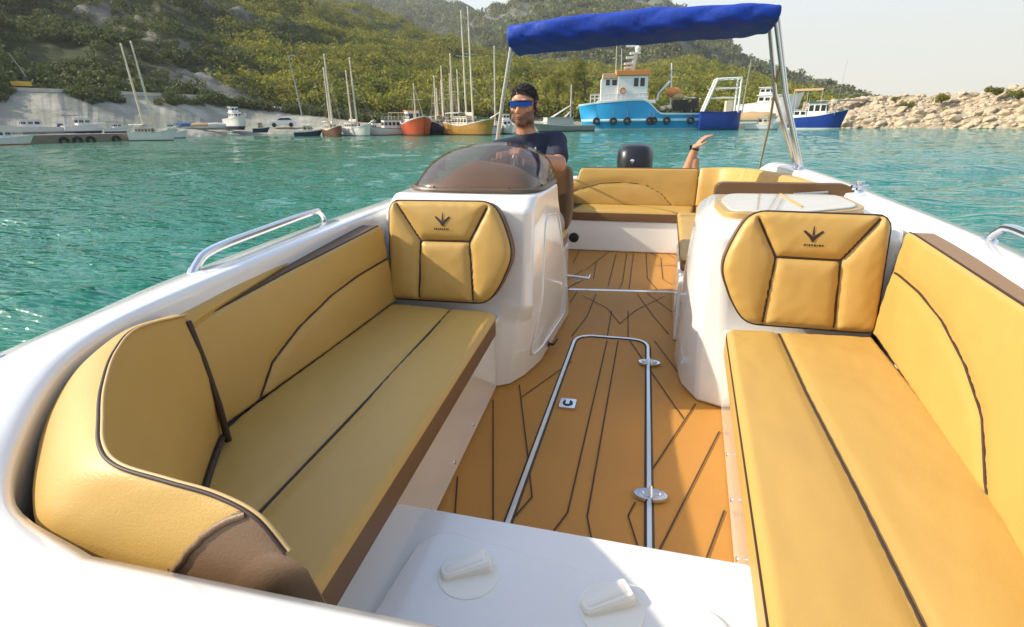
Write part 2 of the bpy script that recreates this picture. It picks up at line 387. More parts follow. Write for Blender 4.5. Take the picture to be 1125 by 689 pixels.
# backrests along the gunwales; local a = Y, b = z
def bl3d(p, h): return (-1.045+h-(p[1]-.45)*.12-max(0, p[0]-1.5)*.02, p[0], p[1])
bo = round_poly([(.90,.445),(2.0,.445),(2.0,.762),(1.4,.738),(.86,.703)], [.02,.02,.02,0,.02])
cushion('backrest', bo, [(.90,.445),(2.0,.445),(2.0,.762),(.86,.703)], bl3d, .075, [[(1.985,.625),(1.75,.622),(1.55,.608),(1.35,.57),(1.2,.52),(1.12,.45)]], baseL, 90, 34, r=.012, puff=.005, edge_pipe=.003)
def xr(y): return float(np.interp(y, [.5, .8, 1.0, 1.3, 1.95], [.585,.71,.75,.785,.865]))
def br3d(p, h): return (xr(p[0])-h+(p[1]-.45)*.10, p[0], p[1])
bo = round_poly([(.62,.445),(2.0,.445),(2.0,.80),(.60,.79)], .02)
cushion('backrest', bo, [(.62,.445),(2.0,.445),(2.0,.80),(.60,.79)], br3d, .075, [[(1.985,.665),(1.75,.668),(1.55,.655),(1.35,.615),(1.2,.56),(1.08,.45)]], baseR, 110, 34, r=.012, puff=.005, edge_pipe=.003, mats=[TAN, mat('mid_brown_vinyl', (.24,.135,.055), .5, bump=.12, bscale=420), SEAM])
# slim tan cap on the coaming at the forward end of the port backrest
mb = MB()
cap_path = resample([(-.995,.84,.712),(-1.030,1.05,.726),(-1.062,1.45,.745)], 12)
for_r = [.028*(1-.75*(k/11)**2) for k in range(12)]
mb.tube(cap_path, for_r, 10); mb.build('cushion_cap', TAN, baseL)

# end pads with emblem
def emblem(mb, height, to3d, mirror):
    def q(a, b): return np.array([a, b])
    c = q(.232, .322)
    def tri(pts):
        P = np.array(pts)+c; hs = height(P)+.0022
        n0 = len(mb.v); mb.v += [tuple(map(float, to3d(p, h))) for p, h in zip(P, hs)]
        mb.f.append(tuple(range(n0, n0+len(pts)))); mb.m.append(3)
    tri([(-.0035,.002),(.0035,.002),(.0012,.034),(-.0012,.034)])
    tri([(-.0145,.0),(.0145,.0),(.002,-.020),(-.002,-.020)])
    for s in (-1, 1):
        tri([(s*.003,.001),(s*.012,-.005),(s*.031,.015),(s*.028,.019),(s*.0245,.0185)])
    x = -.034
    for w, hh in ((.006,.006),(.007,.006),(.004,.0055),(.008,.006),(.006,.006),(.007,.0055),(.004,.006),(.007,.006)):
        tri([(x,-.030-hh/2),(x+w*.82,-.030-hh/2),(x+w*.82,-.030+hh/2),(x,-.030+hh/2)])
        if w > .0065: tri([(x+w*.2,-.030-.8*hh),(x+w*.5,-.030-.8*hh),(x+w*.5,-.030-hh/2),(x+w*.2,-.030-hh/2)])
        x += w+.0016
EMB = mat('dark_embroidery', (.03,.014,.008), .7)
def pad(side, parent):
    ol = round_poly([(0,0),(.405,0),(.455,.07),(.505,.195),(.475,.30),(.425,.40),(.02,.40),(0,.37)], [.03,.05,.05,.05,.06,.06,.03,.03])
    if side < 0: base = np.array([-1.005, 1.985, .445]); ax = np.array([1, .0, .012])
    else: base = np.array([.80, 1.985, .435]); ax = np.array([-1, .0, .012])
    bx = np.array([0, .16, 1.0]); bx /= np.linalg.norm(bx); nrm = np.array([0, -1.0, .16]); nrm /= np.linalg.norm(nrm)
    base = base+np.array([0, .075, 0])
    if side > 0: ol = ol.copy()
    t3 = lambda p, h: base+ax*p[0]*1.03+bx*p[1]+nrm*h
    sm = [[(.035,.388),(.135,.245)],[(.135,.245),(.335,.245)],[(.335,.245),(.40,.375)],[(.135,.245),(.128,.012)],[(.335,.245),(.352,.012)]]
    return cushion('end_pad', ol, [(0,0),(.42,.02),(.425,.40),(.0,.385)], t3, .085, sm, parent, 74, 60, r=.022, puff=.014, groove=.010, gw=.010, mats=[TAN, DRK, SEAM, EMB], pipe=.004, edge_pipe=.004, pscale=.03,
                   extra=lambda m, hf: emblem(m, hf, t3, side))
pad(-1, baseL); pad(1, baseR)

# corner bolster at the bow end of the port bench
K = 190
outer = catmull([(-1.025,.90,.73),(-1.005,.80,.735),(-.95,.66,.737),(-.853,.537,.735),(-.728,.425,.735),(-.651,.366,.735),(-.612,.345,.735),(-.572,.338,.735),(-.505,.334,.735),(-.43,.330,.735),(-.355,.326,.735)], K)
ridge = catmull([(-.935,.90,.765),(-.85,.715,.812),(-.781,.609,.818),(-.686,.506,.820),(-.610,.436,.820),(-.558,.392,.818),(-.512,.370,.816),(-.445,.362,.814),(-.385,.358,.810),(-.335,.350,.800),(-.300,.340,.775)], K)
inner = catmull([(-.925,.92,.46),(-.885,.84,.45),(-.80,.70,.44),(-.69,.58,.44),(-.60,.51,.44),(-.54,.47,.44),(-.46,.44,.44),(-.39,.42,.44),(-.335,.41,.44)], K)
mb = MB(); rings = []; pipe = []
for k in range(K):
    o, r_, i_ = outer[k], ridge[k], inner[k]
    d = r_-o
    sec = [np.array([o[0], o[1], .45]), np.array([o[0], o[1], o[2]-.02])]
    for t in np.linspace(.03, .97, 28): sec.append(o+d*t+np.array([0, 0, .014*math.sin(PI*t)**.8]))
    sec += [r_+np.array([0,0,.002]), r_*.985+i_*.015+d*.02]
    for t in (.12, .3, .5, .7, .85): sec.append(r_*(1-t)+i_*t+d/np.linalg.norm(d)*.022*math.sin(PI*t))
    sec += [i_, np.array([i_[0], i_[1], .36]), np.array([o[0], o[1], .36])]
    rings.append(sec); pipe.append(r_+np.array([0,0,.002]))
# rounded blunt end
e = rings[-1]; cen_e = np.mean(np.array(e), 0)
for s, dx in ((.95,.014),(.84,.028),(.6,.038)):
    rings.append([cen_e+(np.array(p)-cen_e)*s+np.array([dx,-.004,0]) for p in e])
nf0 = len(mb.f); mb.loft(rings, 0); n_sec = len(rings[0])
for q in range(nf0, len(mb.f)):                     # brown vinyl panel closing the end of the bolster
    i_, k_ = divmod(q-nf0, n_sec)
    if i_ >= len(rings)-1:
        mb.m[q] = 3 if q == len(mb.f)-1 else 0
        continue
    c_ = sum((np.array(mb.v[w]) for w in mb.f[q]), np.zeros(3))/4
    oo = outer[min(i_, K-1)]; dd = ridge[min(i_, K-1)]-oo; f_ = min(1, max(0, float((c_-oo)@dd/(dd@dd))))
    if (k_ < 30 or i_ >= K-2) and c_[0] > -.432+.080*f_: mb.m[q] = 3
edge_ = []
for f_ in np.linspace(0, .99, 24):
    i_ = min(range(K), key=lambda i: abs(outer[i][0]+f_*(ridge[i][0]-outer[i][0])-(-.425+.080*f_)) if i > K//2 else 9)
    edge_.append(outer[i_]+(ridge[i_]-outer[i_])*f_+np.array([0, 0, .014*math.sin(PI*f_)**.8-.0015]))
mb.tube(resample(edge_, 14), .0042, 6, 3)
mb.tube(pipe, .0023, 6, 2)
mb.tube([p+np.array([.003,.003,.0005]) for p in pipe], .0022, 6, 1)
aw = [(-.70,.595),( -.675,.60),(-.655,.58),(-.645,.545)]
mb.tube(catmull([(-.690,.585,.455),(-.672,.552,.535),(-.640,.520,.555),(-.60,.505,.52),(-.568,.49,.455)], 16), .005, 6, 2)
mb.tube([(-.928,.897,.755),(-.912,.900,.66),(-.902,.906,.55),(-.905,.915,.452)], .008, 6, 2)
mb.tube([tuple(np.array(p)+np.array([.006,.006,.012])) for p in inner[6:140]], .007, 6, 2)
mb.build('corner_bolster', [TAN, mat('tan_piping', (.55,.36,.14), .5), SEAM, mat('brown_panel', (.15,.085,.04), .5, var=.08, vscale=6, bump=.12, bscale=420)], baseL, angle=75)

# ---- bow step with raised lid and two pull handles
mb = MB()
mb.prism(round_poly([(-.55,.31),(.30,.31),(.275,1.015),(-.555,1.035)], [.01,.01,.012,.012], 4), .001, .25)
step = mb.build('bow_step', GEL, boat, bevel=.014, seg=4)
mb = MB(); mb.prism(round_poly([(-.475,.36),(.235,.36),(.215,.87),(-.44,.965)], [.06,.06,.09,.09], 8), .24, .262)
lid = mb.build('step_lid', GEL, step, bevel=.009, seg=4)
for (x, y, a) in ((-.315,.853,.62),(-.022,.834,.62)):
    rot = Matrix.Rotation(a, 3, 'Z'); mb = MB(); c = Vector((x, y, .2625))
    # recessed dish ring and a wedge shaped lever
    dish = [c+Vector((.012, -.012, 0))+Vector((.064*math.cos(t), .064*math.sin(t), 0)) for t in np.linspace(0, 2*PI, 36, endpoint=False)]
    cc = c+Vector((.012,-.012,0))
    mb.loft([[cc+(p-cc)*s+Vector((0,0,z)) for p in dish] for s, z in ((1.0,-.001),(.99,.0012),(.96,.0018),(.90,.0008),(.6,.0006),(.02,.0005))], 0, cap=False)
    top = round_poly([(-.052,-.016),(.052,-.030),(.056,.024),(-.052,.016)], .010, 6)
    W = lambda p, z: c+rot@Vector((p[0], p[1], z))
    mb.loft([[W(p, 0) for p in top], [W(p, .013+.10*p[0]) for p in top], [W((p[0]*.93, p[1]*.8), .018+.11*p[0]) for p in top]], 0)
    inn = [(p[0]*.80, p[1]*.55) for p in top]
    mb.loft([[W(p, .0182+.11*p[0]) for p in inn], [W((p[0]*.9, p[1]*.8), .0205+.11*p[0]) for p in inn]], 0)
    mb.build('pull_handle', [mat('offwhite_plastic', (.78,.76,.68), .35)], step, angle=40)

# ---- helm console
def lp(z, pts): return [(x, y, z) for x, y in pts]
mb = MB()
mb.loft([lp(.001, [(-1.12,2.16),(-.60,2.16),(-.545,2.20),(-.50,2.30),(-.455,2.48),(-.415,3.22),(-.46,3.28),(-1.12,3.28)]),
         lp(.33, [(-1.12,2.15),(-.58,2.15),(-.50,2.165),(-.455,2.21),(-.43,2.35),(-.41,3.05),(-.46,3.10),(-1.12,3.10)]),
         lp(.40, [(-1.12,2.13),(-.56,2.13),(-.47,2.135),(-.438,2.16),(-.425,2.30),(-.41,2.98),(-.46,3.03),(-1.12,3.03)]),
         lp(.81, [(-1.06,2.13),(-.55,2.13),(-.455,2.133),(-.43,2.155),(-.42,2.28),(-.41,2.66),(-.45,2.72),(-1.09,2.72)]),
         lp(.865, [(-1.04,2.19),(-.55,2.18),(-.45,2.185),(-.425,2.21),(-.415,2.30),(-.41,2.64),(-.45,2.70),(-1.08,2.70)])])
from mathutils.bvhtree import BVHTree
con_bvh = BVHTree.FromPolygons([Vector(v) for v in mb.v], mb.f)
cons = mb.build('helm_console', GEL, boat, bevel=.016, seg=4, angle=20)
# door panel on the aisle side
mb = MB()
dp = round_poly([(2.30,.10),(3.02,.08),(2.93,.42),(2.66,.72),(2.36,.76)], [.06,.06,.05,.06,.08], 6)
def side3(p, h):
    hit = con_bvh.ray_cast(Vector((1.0, p[0], p[1])), Vector((-1, 0, 0))); x = hit[0].x if hit[0] else -.42
    return (x+h, p[0], p[1])
dpc = resample(np.vstack([dp, dp[:1]]), 70)
mb = MB(); mb.tube([side3(p, .001) for p in dpc], .0055, 8); mb.build('door_panel', GEL, cons, angle=60)
mb = MB(); mb.tube([side3((2.60,.05), .012), side3((2.60,.05), .03), side3((2.68,.05), .035)], .007, 8); mb.lathe([(0,0),(.016,0),(.014,.006),(0,.008)], 14, side3((2.6,.05), .004), 0, axis=(1,0,0)); mb.build('door_latch', BLACK, cons)
# windshield
nb_ = 25; B_ = []; T_ = []
base_c = catmull([(-1.075,2.78,.868),(-1.055,2.50,.868),(-.99,2.29,.868),(-.80,2.225,.868),(-.60,2.225,.868),(-.475,2.25,.868),(-.432,2.40,.868),(-.428,2.66,.868)], nb_)
top_c = catmull([(-1.06,2.86,.90),(-1.0,2.74,.99),(-.90,2.60,1.025),(-.77,2.55,1.052),(-.645,2.55,1.058),(-.535,2.58,1.035),(-.465,2.66,.985),(-.435,2.74,.90)], nb_)
ws = MB(); rr = []
for t in np.linspace(0, 1, 9):
    rr.append([base_c[k]*(1-t)+top_c[k]*t+np.array([0,-.035,.02])*math.sin(PI*t) for k in range(nb_)])
ws.loft(rr, 0, cap=False, closed=False)
wo = ws.build('windshield', [TINT], cons, angle=80)
sd = wo.modifiers.new('thick', 'SOLIDIFY'); sd.thickness = .004
mb = MB(); mb.tube([p+np.array([0,0,.006]) for p in base_c], .011, 8); mb.build('windshield_trim', TINTRIM, cons)
for k in (3, 9, 15, 20):
    mb = MB(); mb.lathe([(0,0),(.005,0),(.004,.002),(0,.0025)], 10, base_c[k]+np.array([0,-.010,.020]), 0, axis=(0,-1,.3)); mb.build('windshield_screw', DARKGREY, cons)
mb = MB()
ds = []
for y, z, hw in ((2.29,.866,.24),(2.36,.90,.25),(2.45,.945,.22),(2.56,.972,.20),(2.66,.965,.20),(2.72,.93,.21),(2.76,.80,.22)):
    ds.append([(-.72+hw*u*(1 if abs(u) < .9 else 1), y, .862+(z-.862)*max(0, 1-abs(u)**3.2)*(1.0-.25*math.sin(2.2*u+.5)*.6)) for u in np.linspace(-1, 1, 21)])
mb.loft(ds, 0, cap=False, closed=False); mb.build('dashboard', DASH, cons, angle=70)
# steering wheel
mb = MB(); wc = Vector((-.70,2.90,.875)); wr = Matrix.Rotation(math.radians(62), 3, 'X')
mb.tube([wc+wr@Vector((.165*math.cos(t), .165*math.sin(t), 0)) for t in np.linspace(0, 2*PI, 37)], .014, 10)
for a in (PI/2, PI/2+2.1, PI/2-2.1): mb.tube([wc-wr@Vector((0,0,.03)), wc+wr@Vector((.16*math.cos(a), .16*math.sin(a), 0))], .010, 8, 1)
mb.lathe([(0,-.05),(.05,-.05),(.045,.005),(0,.012)], 18, wc-wr@Vector((0,0,.025)), 0, axis=wr@Vector((0,0,1)))
mb.tube([wc-wr@Vector((0,0,.05)), wc+Vector((0,-.20,-.08))], .03, 10, 0)
mb.build('steering_wheel', [BLACK, CHROME], boat)
# helm seat
mb = MB(); mb.prism(round_poly([(-.98,3.20),(-.50,3.20),(-.48,3.66),(-1.0,3.66)], .05, 5), .001, .40)
hs = mb.build('helm_seat', GEL, boat, bevel=.012)
cushion('seat_cushion', round_poly([(-1.0,3.14),(-.48,3.14),(-.48,3.62),(-1.0,3.62)], .06), [(-1.0,3.14),(-.48,3.14),(-.48,3.62),(-1.0,3.62)], flat(.39), .09, [], hs, 30, 30, r=.03)
def hb(p, h): return (p[0], 3.62-h*1.0+(p[1]-.5)*.18, p[1])
cushion('backrest', round_poly([(-1.0,.46),(-.475,.46),(-.455,.62),(-.475,.875),(-.99,.875)], .06), [(-1.0,.46),(-.475,.46),(-.475,.875),(-.99,.875)], hb, .11, [], hs, 34, 30, r=.035, mats=[DRK, DRK, SEAM])
mb = MB(); mb.tube([(-.49,3.40,.20),(-.33,3.50,.16),(-.33,3.60,.16),(-.49,3.74,.02)], .011, 8); mb.build('foot_rail', CHROME, hs)

# ---- side console (starboard)
mb = MB()
mb.loft([lp(.001, [(.375,2.17),(.86,2.17),(.92,3.06),(.245,3.06),(.195,2.62),(.215,2.36),(.27,2.22)]),
         lp(.36, [(.33,2.15),(.86,2.15),(.92,3.06),(.235,3.06),(.195,2.60),(.205,2.34),(.25,2.20)]),
         lp(.74, [(.30,2.12),(.88,2.12),(.93,3.0),(.27,3.0),(.22,2.55),(.22,2.30),(.25,2.15)]),
         lp(.79, [(.33,2.15),(.88,2.14),(.93,2.98),(.33,2.98),(.275,2.60),(.265,2.32),(.285,2.18)])])
sc = mb.build('side_console', GEL, boat, bevel=.02, seg=4, angle=20)
mb = MB()
mb.loft([lp(.001, [(.195,2.55),(.26,2.55),(.26,4.95),(.30,4.95)][:0] or [(.20,2.9),(.95,2.9),(.97,5.0),(.31,5.0),(.225,3.86)]),
         lp(.34, [(.20,2.9),(.95,2.9),(.97,5.0),(.33,5.0),(.235,3.86)])])
sbase = mb.build('seat_locker', GEL, boat, bevel=.015)
sk = round_poly([(.30,2.22),(.56,2.20),(.86,2.42),(.88,2.84),(.36,2.80),(.29,2.56)], [.06,.08,.1,.1,.08,.08], 8)
mb = MB(); mb.prism(sk, .786, .812, 1); c_ = np.mean(sk, 0); mb.prism([c_+(p-c_)*.90 for p in sk], .81, .819, 0)
mb.build('sink_lid', [mat('pale_acrylic', (.58,.53,.44), .15, var=.05, coat=.5), mat('gold_rim', (.42,.27,.09), .35)], sc, bevel=.004)
mb = MB(); mb.tube([(.60,2.36,.822),(.60,2.75,.822)], .004, 6); mb.build('lid_joint', mat('gold_joint', (.45,.30,.10), .4), sc)
def cb(p, h): return (p[0], 2.98+h+(.4-p[1])*.0, p[1])
cushion('backrest', round_poly([(.36,.42),(.96,.42),(.97,.845),(.34,.845)], .05), [(.36,.42),(.96,.42),(.97,.845),(.34,.845)], cb, .10, [], sc, 30, 24, r=.03, mats=[DRK, DRK, SEAM])
cushion('seat_cushion', round_poly([(.22,3.12),(.94,3.12),(.95,4.75),(.27,4.78)], .05), [(.22,3.12),(.94,3.12),(.95,4.75),(.27,4.78)], flat(.34), .075, [], sbase, 30, 60, r=.02)

# ---- stern bench
mb = MB(); mb.box((-1.04,5.02,.001), (.98,5.52,.285)); stern = mb.build('stern_bench', GEL, boat, bevel=.015)
cushion('seat_cushion', round_poly([(-.66,5.0),(.40,5.0),(.45,5.42),(-.60,5.42)], .03), [(-.66,5.0),(.40,5.0),(.45,5.42),(-.60,5.42)], flat(.29), .085, [], stern, 50, 20, r=.018)
cushion('seat_cushion', round_poly([(.42,4.80),(.95,4.80),(.95,5.42),(.47,5.42)], .03), [(.42,4.80),(.95,4.80),(.95,5.42),(.47,5.42)], flat(.29), .10, [], stern, 24, 20, r=.018)
def sb3(p, h): return (p[0], 5.47-h+(p[1]-.36)*.10, p[1])
so = round_poly([(-.80,.37),(.455,.37),(.465,.715),(-.625,.715),(-.655,.60),(-.80,.57)], [.02,.02,.03,.03,.03,.03])
cushion('backrest', so, [(-.80,.37),(.455,.37),(.465,.715),(-.80,.57)], sb3, .08, [[(-.78,.46),(-.62,.52),(-.42,.575),(-.2,.59),(0,.565),(.14,.49),(.24,.385)]], stern, 60, 26, r=.014, edge_pipe=.003)
# curved starboard quarter backrest in three panels
quarter = catmull([(.48,5.42),(.70,5.34),(.86,5.05),(.93,4.6),(.97,4.1),(.99,3.6)], 60)
for a, b in ((0, 22), (22, 27), (27, 59)):
    seg = quarter[a:b+1]; mb = MB(); rings = []
    for k, p in enumerate(seg):
        t = seg[min(k+1, len(seg)-1)]-seg[max(k-1, 0)]; t /= np.linalg.norm(t); n = np.array([-t[1], t[0]])*-1.0
        if n @ (np.array([.2, 4.0])-p) < 0: n = -n
        e = min(k, len(seg)-1-k); s = .055 if e else .045
        zt = .725+ (a+k)*.0011 
        rings.append([(*(p-n*.03), .36), (*(p-n*.03), zt-.02), (*(p-n*.015), zt), (*(p+n*s*.7), zt), (*(p+n*s), zt-.02), (*(p+n*(s+.03)), .55), (*(p+n*(s+.045)), .40), (*(p+n*s), .36)])
    mb.loft(rings); mb.build('quarter_backrest', TAN, stern, bevel=.008, angle=50)
mb = MB(); mb.lathe([(0,0),(.045,0),(.045,.008),(.03,.012),(0,.012)], 20, (-.62,5.018,.12), 0, axis=(0,-1,0)); mb.build('speaker', BLACK, stern)
# port quarter wall lining
mb = MB(); mb.loft([lp(.001, [(-1.08,3.9),(-.66,4.2),(-.66,5.05),(-1.06,5.05)]), lp(.44, [(-1.08,3.9),(-.68,4.2),(-.68,5.05),(-1.06,5.05)])]); ql = mb.build('quarter_locker', GEL, boat, bevel=.02)
cushion('seat_cushion', round_poly([(-1.06,3.98),(-.68,4.22),(-.68,5.4),(-1.06,5.4)], .04), [(-1.06,3.98),(-.68,4.22),(-.68,5.4),(-1.06,5.4)], flat(.43), .06, [], ql, 16, 30, r=.018)
# ---- outboard motor and swim platform
mb = MB(); mb.box((-1.0,5.73,-.12), (-.40,6.45,-.05)); mb.box((.14,5.73,-.12), (.92,6.45,-.05)); mb.box((-.42,5.7,-.35), (.16,5.9,.42)); mb.build('swim_platform', GEL, boat, bevel=.02)
mb = MB(); rings = []
cx_, cy_ = -.135, 6.25
for z, hw, hl, dy in ((.40,.12,.20,0),(.46,.165,.27,0),(.60,.185,.31,.0),(.76,.19,.315,.01),(.83,.182,.30,.015),(.88,.155,.265,.02),(.90,.10,.19,.02)):
    rings.append([(cx_+hw*(abs(math.cos(t))**.6)*(1 if math.cos(t) >= 0 else -1), cy_+dy+hl*(abs(math.sin(t))**.7)*(1 if math.sin(t) >= 0 else -1), z) for t in np.linspace(0, 2*PI, 32, endpoint=False)])
mb.loft(rings); motor = mb.build('outboard_motor', BLACK, boat, angle=60)
mb = MB(); mb.lathe([(0,0),(.022,0),(.020,.004),(.010,.006),(0,.006)], 18, (cx_-.02, cy_-.312, .745), 0, axis=(0,-1,.05)); mb.build('emblem', CHROME, motor)
mb = MB(); mb.box((cx_-.07,6.1,-.6), (cx_+.07,6.45,.42)); mb.box((cx_-.10,5.85,.1), (cx_+.10,6.15,.4)); mb.build('motor_leg', BLACK, motor, bevel=.03)

# ---- canopy
can = MB(); rings = []
cl = catmull([(-1.0,4.22,1.682),(-.75,4.2,1.70),(-.40,4.18,1.718),(.0,4.16,1.730),(.44,4.16,1.733),(.725,4.18,1.738)], 150)
for k, p in enumerate(cl):
    u = k/149; hgt = .062-.016*max(0, u-.6)/.4+.014*math.sin(PI*u)+.004*math.sin(23*u+1); dep = .20+.02*math.sin(9*u)
    end = min(1, .72+min(u, 1-u)*30); ring = []
    for t in np.linspace(0, 2*PI, 40, endpoint=False):
        c, s_ = math.cos(t), math.sin(t); cq = math.copysign(abs(c)**.55, c); sq = math.copysign(abs(s_)**.55, s_)
        fold = .009*abs(math.sin(2.1*t+u*17+.6*math.sin(u*9)))**.5+.006*abs(math.sin(3.3*t-u*29+1))**.6+.003*math.sin(5*t-u*57)
        ring.append(p+np.array([0, (dep*cq+fold*c*1.5)*end, (hgt*.92*sq+fold*s_*.9)*end-.02*cq]))
    rings.append(ring)
can.loft(rings); canopy = can.build('canopy', BLUE, boat, angle=80)
def pole(pts, r=.0125, m=CHROME, nm='pole'):
    mb = MB(); mb.tube(pts, r, 10); mb.lathe([(0,0),(.028,0),(.028,.010),(.016,.02),(0,.02)], 14, (pts[-1][0], pts[-1][1], pts[-1][2]-.004)); return mb.build(nm, m, canopy)
pole([(-1.0,4.22,1.70),(-1.10,4.30,1.30),(-1.19,4.32,.785)], .015)
pole([(.72,4.16,1.75),(.86,4.26,1.30),(1.045,4.32,.805)], .0135)
pole([(.745,4.20,1.75),(.885,4.32,1.30),(1.07,4.38,.805)], .0135)
pole([(.700,4.24,1.74),(.83,4.40,1.30),(1.055,4.48,.805)], .0135)
STRAP = mat('tan_strap', (.30,.24,.13), .7)
pole([(.79,4.22,1.45),(.93,5.0,1.10),(1.03,5.75,.66)], .009, STRAP, 'strut')
pole([(-1.06,4.25,1.45),(-1.06,5.0,1.10),(-1.06,5.60,.66)], .009, STRAP, 'strut')
# ---- grab rails and cleat
mb = MB()
def rail(pts, r=.012):
    mb = MB(); mb.tube(catmull(pts, 40), r, 10)
    for e in (pts[0], pts[-1]): mb.lathe([(0,0),(.026,0),(.024,.006),(.014,.010),(0,.010)], 16, (e[0], e[1], e[2]-.003))
    return mb.build('grab_rail', CHROME, boat)
rail([(-1.105,1.10,.77),(-1.115,1.14,.805),(-1.125,1.22,.83),(-1.16,1.5,.835),(-1.20,1.80,.835),(-1.21,1.87,.825),(-1.215,1.91,.772)])
rail([(.985,1.86,.805),(.985,1.82,.84),(.975,1.74,.86),(.92,1.42,.86),(.86,1.12,.86),(.85,1.06,.84),(.845,1.02,.80)])
mb = MB(); mb.lathe([(0,0),(.03,0),(.026,.008),(.014,.012),(.012,.03),(.022,.04),(.022,.05),(0,.052)], 16, (1.0,3.0,.808)); mb.tube([(.96,2.98,.835),(1.04,3.02,.835)], .008, 8); mb.build('cleat', CHROME, boat)
mb = MB(); mb.tube([(.70,2.93,.80),(.86,2.98,.808)], .006, 6); mb.build('deck_strip', mat('grey_strip', (.30,.30,.30), .5), boat)

# ================================================================== PEOPLE
man = empty('person', (-.72,3.3,.48), 0, 'man in a navy t-shirt and blue mirrored sunglasses steering at the console', 'person')
ML = man.location
def L(p): return Vector(p)-ML
def hand(mb, wrist, d, side_v, palm_n, curl=.9, s=1.0):
    w = Vector(wrist); d = Vector(d).normalized(); sv = Vector(side_v).normalized(); pn = Vector(palm_n).normalized()
    mb.ball(w+d*.045*s, (.040*s, .048*s, .018*s), 12, rot=Matrix((sv, d, pn)).transposed())
    for k, (o, ln) in enumerate(((-.034,.068),(-.012,.078),(.011,.072),(.033,.056))):
        b = w+d*.078*s+sv*o*s; p1 = b+(d*math.cos(curl*.5)+pn*math.sin(curl*.5))*ln*.5*s; p2 = p1+(d*math.cos(curl*1.5)+pn*math.sin(curl*1.5))*ln*.5*s
        mb.capsule(b, p1, .0092*s, .0085*s, 8); mb.capsule(p1, p2, .0085*s, .007*s, 8)
    b = w+d*.025*s-sv*.032*s; p1 = b-sv*.024*s+d*.022*s+pn*.012*s; p2 = p1+d*.028*s+pn*.014*s
    mb.capsule(b, p1, .012*s, .010*s, 8); mb.capsule(p1, p2, .010*s, .008*s, 8)
body = MB()
hc = L((-.713,3.275,1.225)); yaw = math.radians(8); hr = Matrix.Rotation(-yaw, 3, 'Z')
def Hh(x, y, z): return hc+hr@Vector((x, y, z))       # face looks along -y
body.ball(Hh(0,.012,.030), (.073,.092,.088), 24, rot=hr)
body.ball(Hh(0,-.020,-.030), (.062,.068,.082), 20, rot=hr)
body.ball(Hh(0,-.048,-.083), (.036,.036,.028), 14, rot=hr)       # chin
for s in (-1, 1):
    body.ball(Hh(s*.046,-.020,-.062), (.022,.045,.030), 12, rot=hr)   # jaw
    body.ball(Hh(s*.036,-.062,-.020), (.022,.022,.020), 12, rot=hr)   # cheek
    body.ball(Hh(s*.078,.012,-.005), (.010,.020,.032), 12, rot=hr)    # ear
    body.ball(Hh(s*.030,-.068,.030), (.024,.016,.010), 10, rot=hr)    # brow
body.capsule(Hh(0,-.080,.018), Hh(0,-.100,-.024), .009, .014, 10)     # nose
body.ball(Hh(0,-.080,-.055), (.024,.012,.012), 10, rot=hr)
body.capsule(L((-.70,3.32,1.00)), L((-.712,3.295,1.14)), .062, .056)
body.capsule(L((-.66,3.40,.56)), L((-.70,3.34,.92)), .13, .135)
body.capsule(L((-.83,3.24,.98)), L((-.55,3.40,1.02)), .062, .062)
body.capsule(L((-.855,3.22,.985)), L((-.925,3.06,.85)), .050, .042); body.capsule(L((-.925,3.06,.85)), L((-.765,2.945,.935)), .042, .028)
body.capsule(L((-.545,3.38,1.02)), L((-.495,3.19,.915)), .052, .046); body.capsule(L((-.495,3.19,.915)), L((-.625,2.965,.955)), .046, .030)
hand(body, L((-.765,2.945,.935)), (.25,-.55,.55), (.8,.55,.1), (.1,-.7,-.7), 1.1)
hand(body, L((-.625,2.965,.955)), (-.35,-.50,.50), (-.8,.5,-.1), (-.1,-.7,-.7), 1.1)
for s, x in ((-1, -.76), (1, -.58)):
    body.capsule(L((x,3.36,.55)), L((x+.02*s,2.98,.53)), .085, .062); body.capsule(L((x+.02*s,2.98,.53)), L((x+.02*s,2.96,.10)), .058, .040)
    body.capsule(L((x+.02*s,2.98,.055)), L((x+.03*s,2.80,.04)), .042, .032)
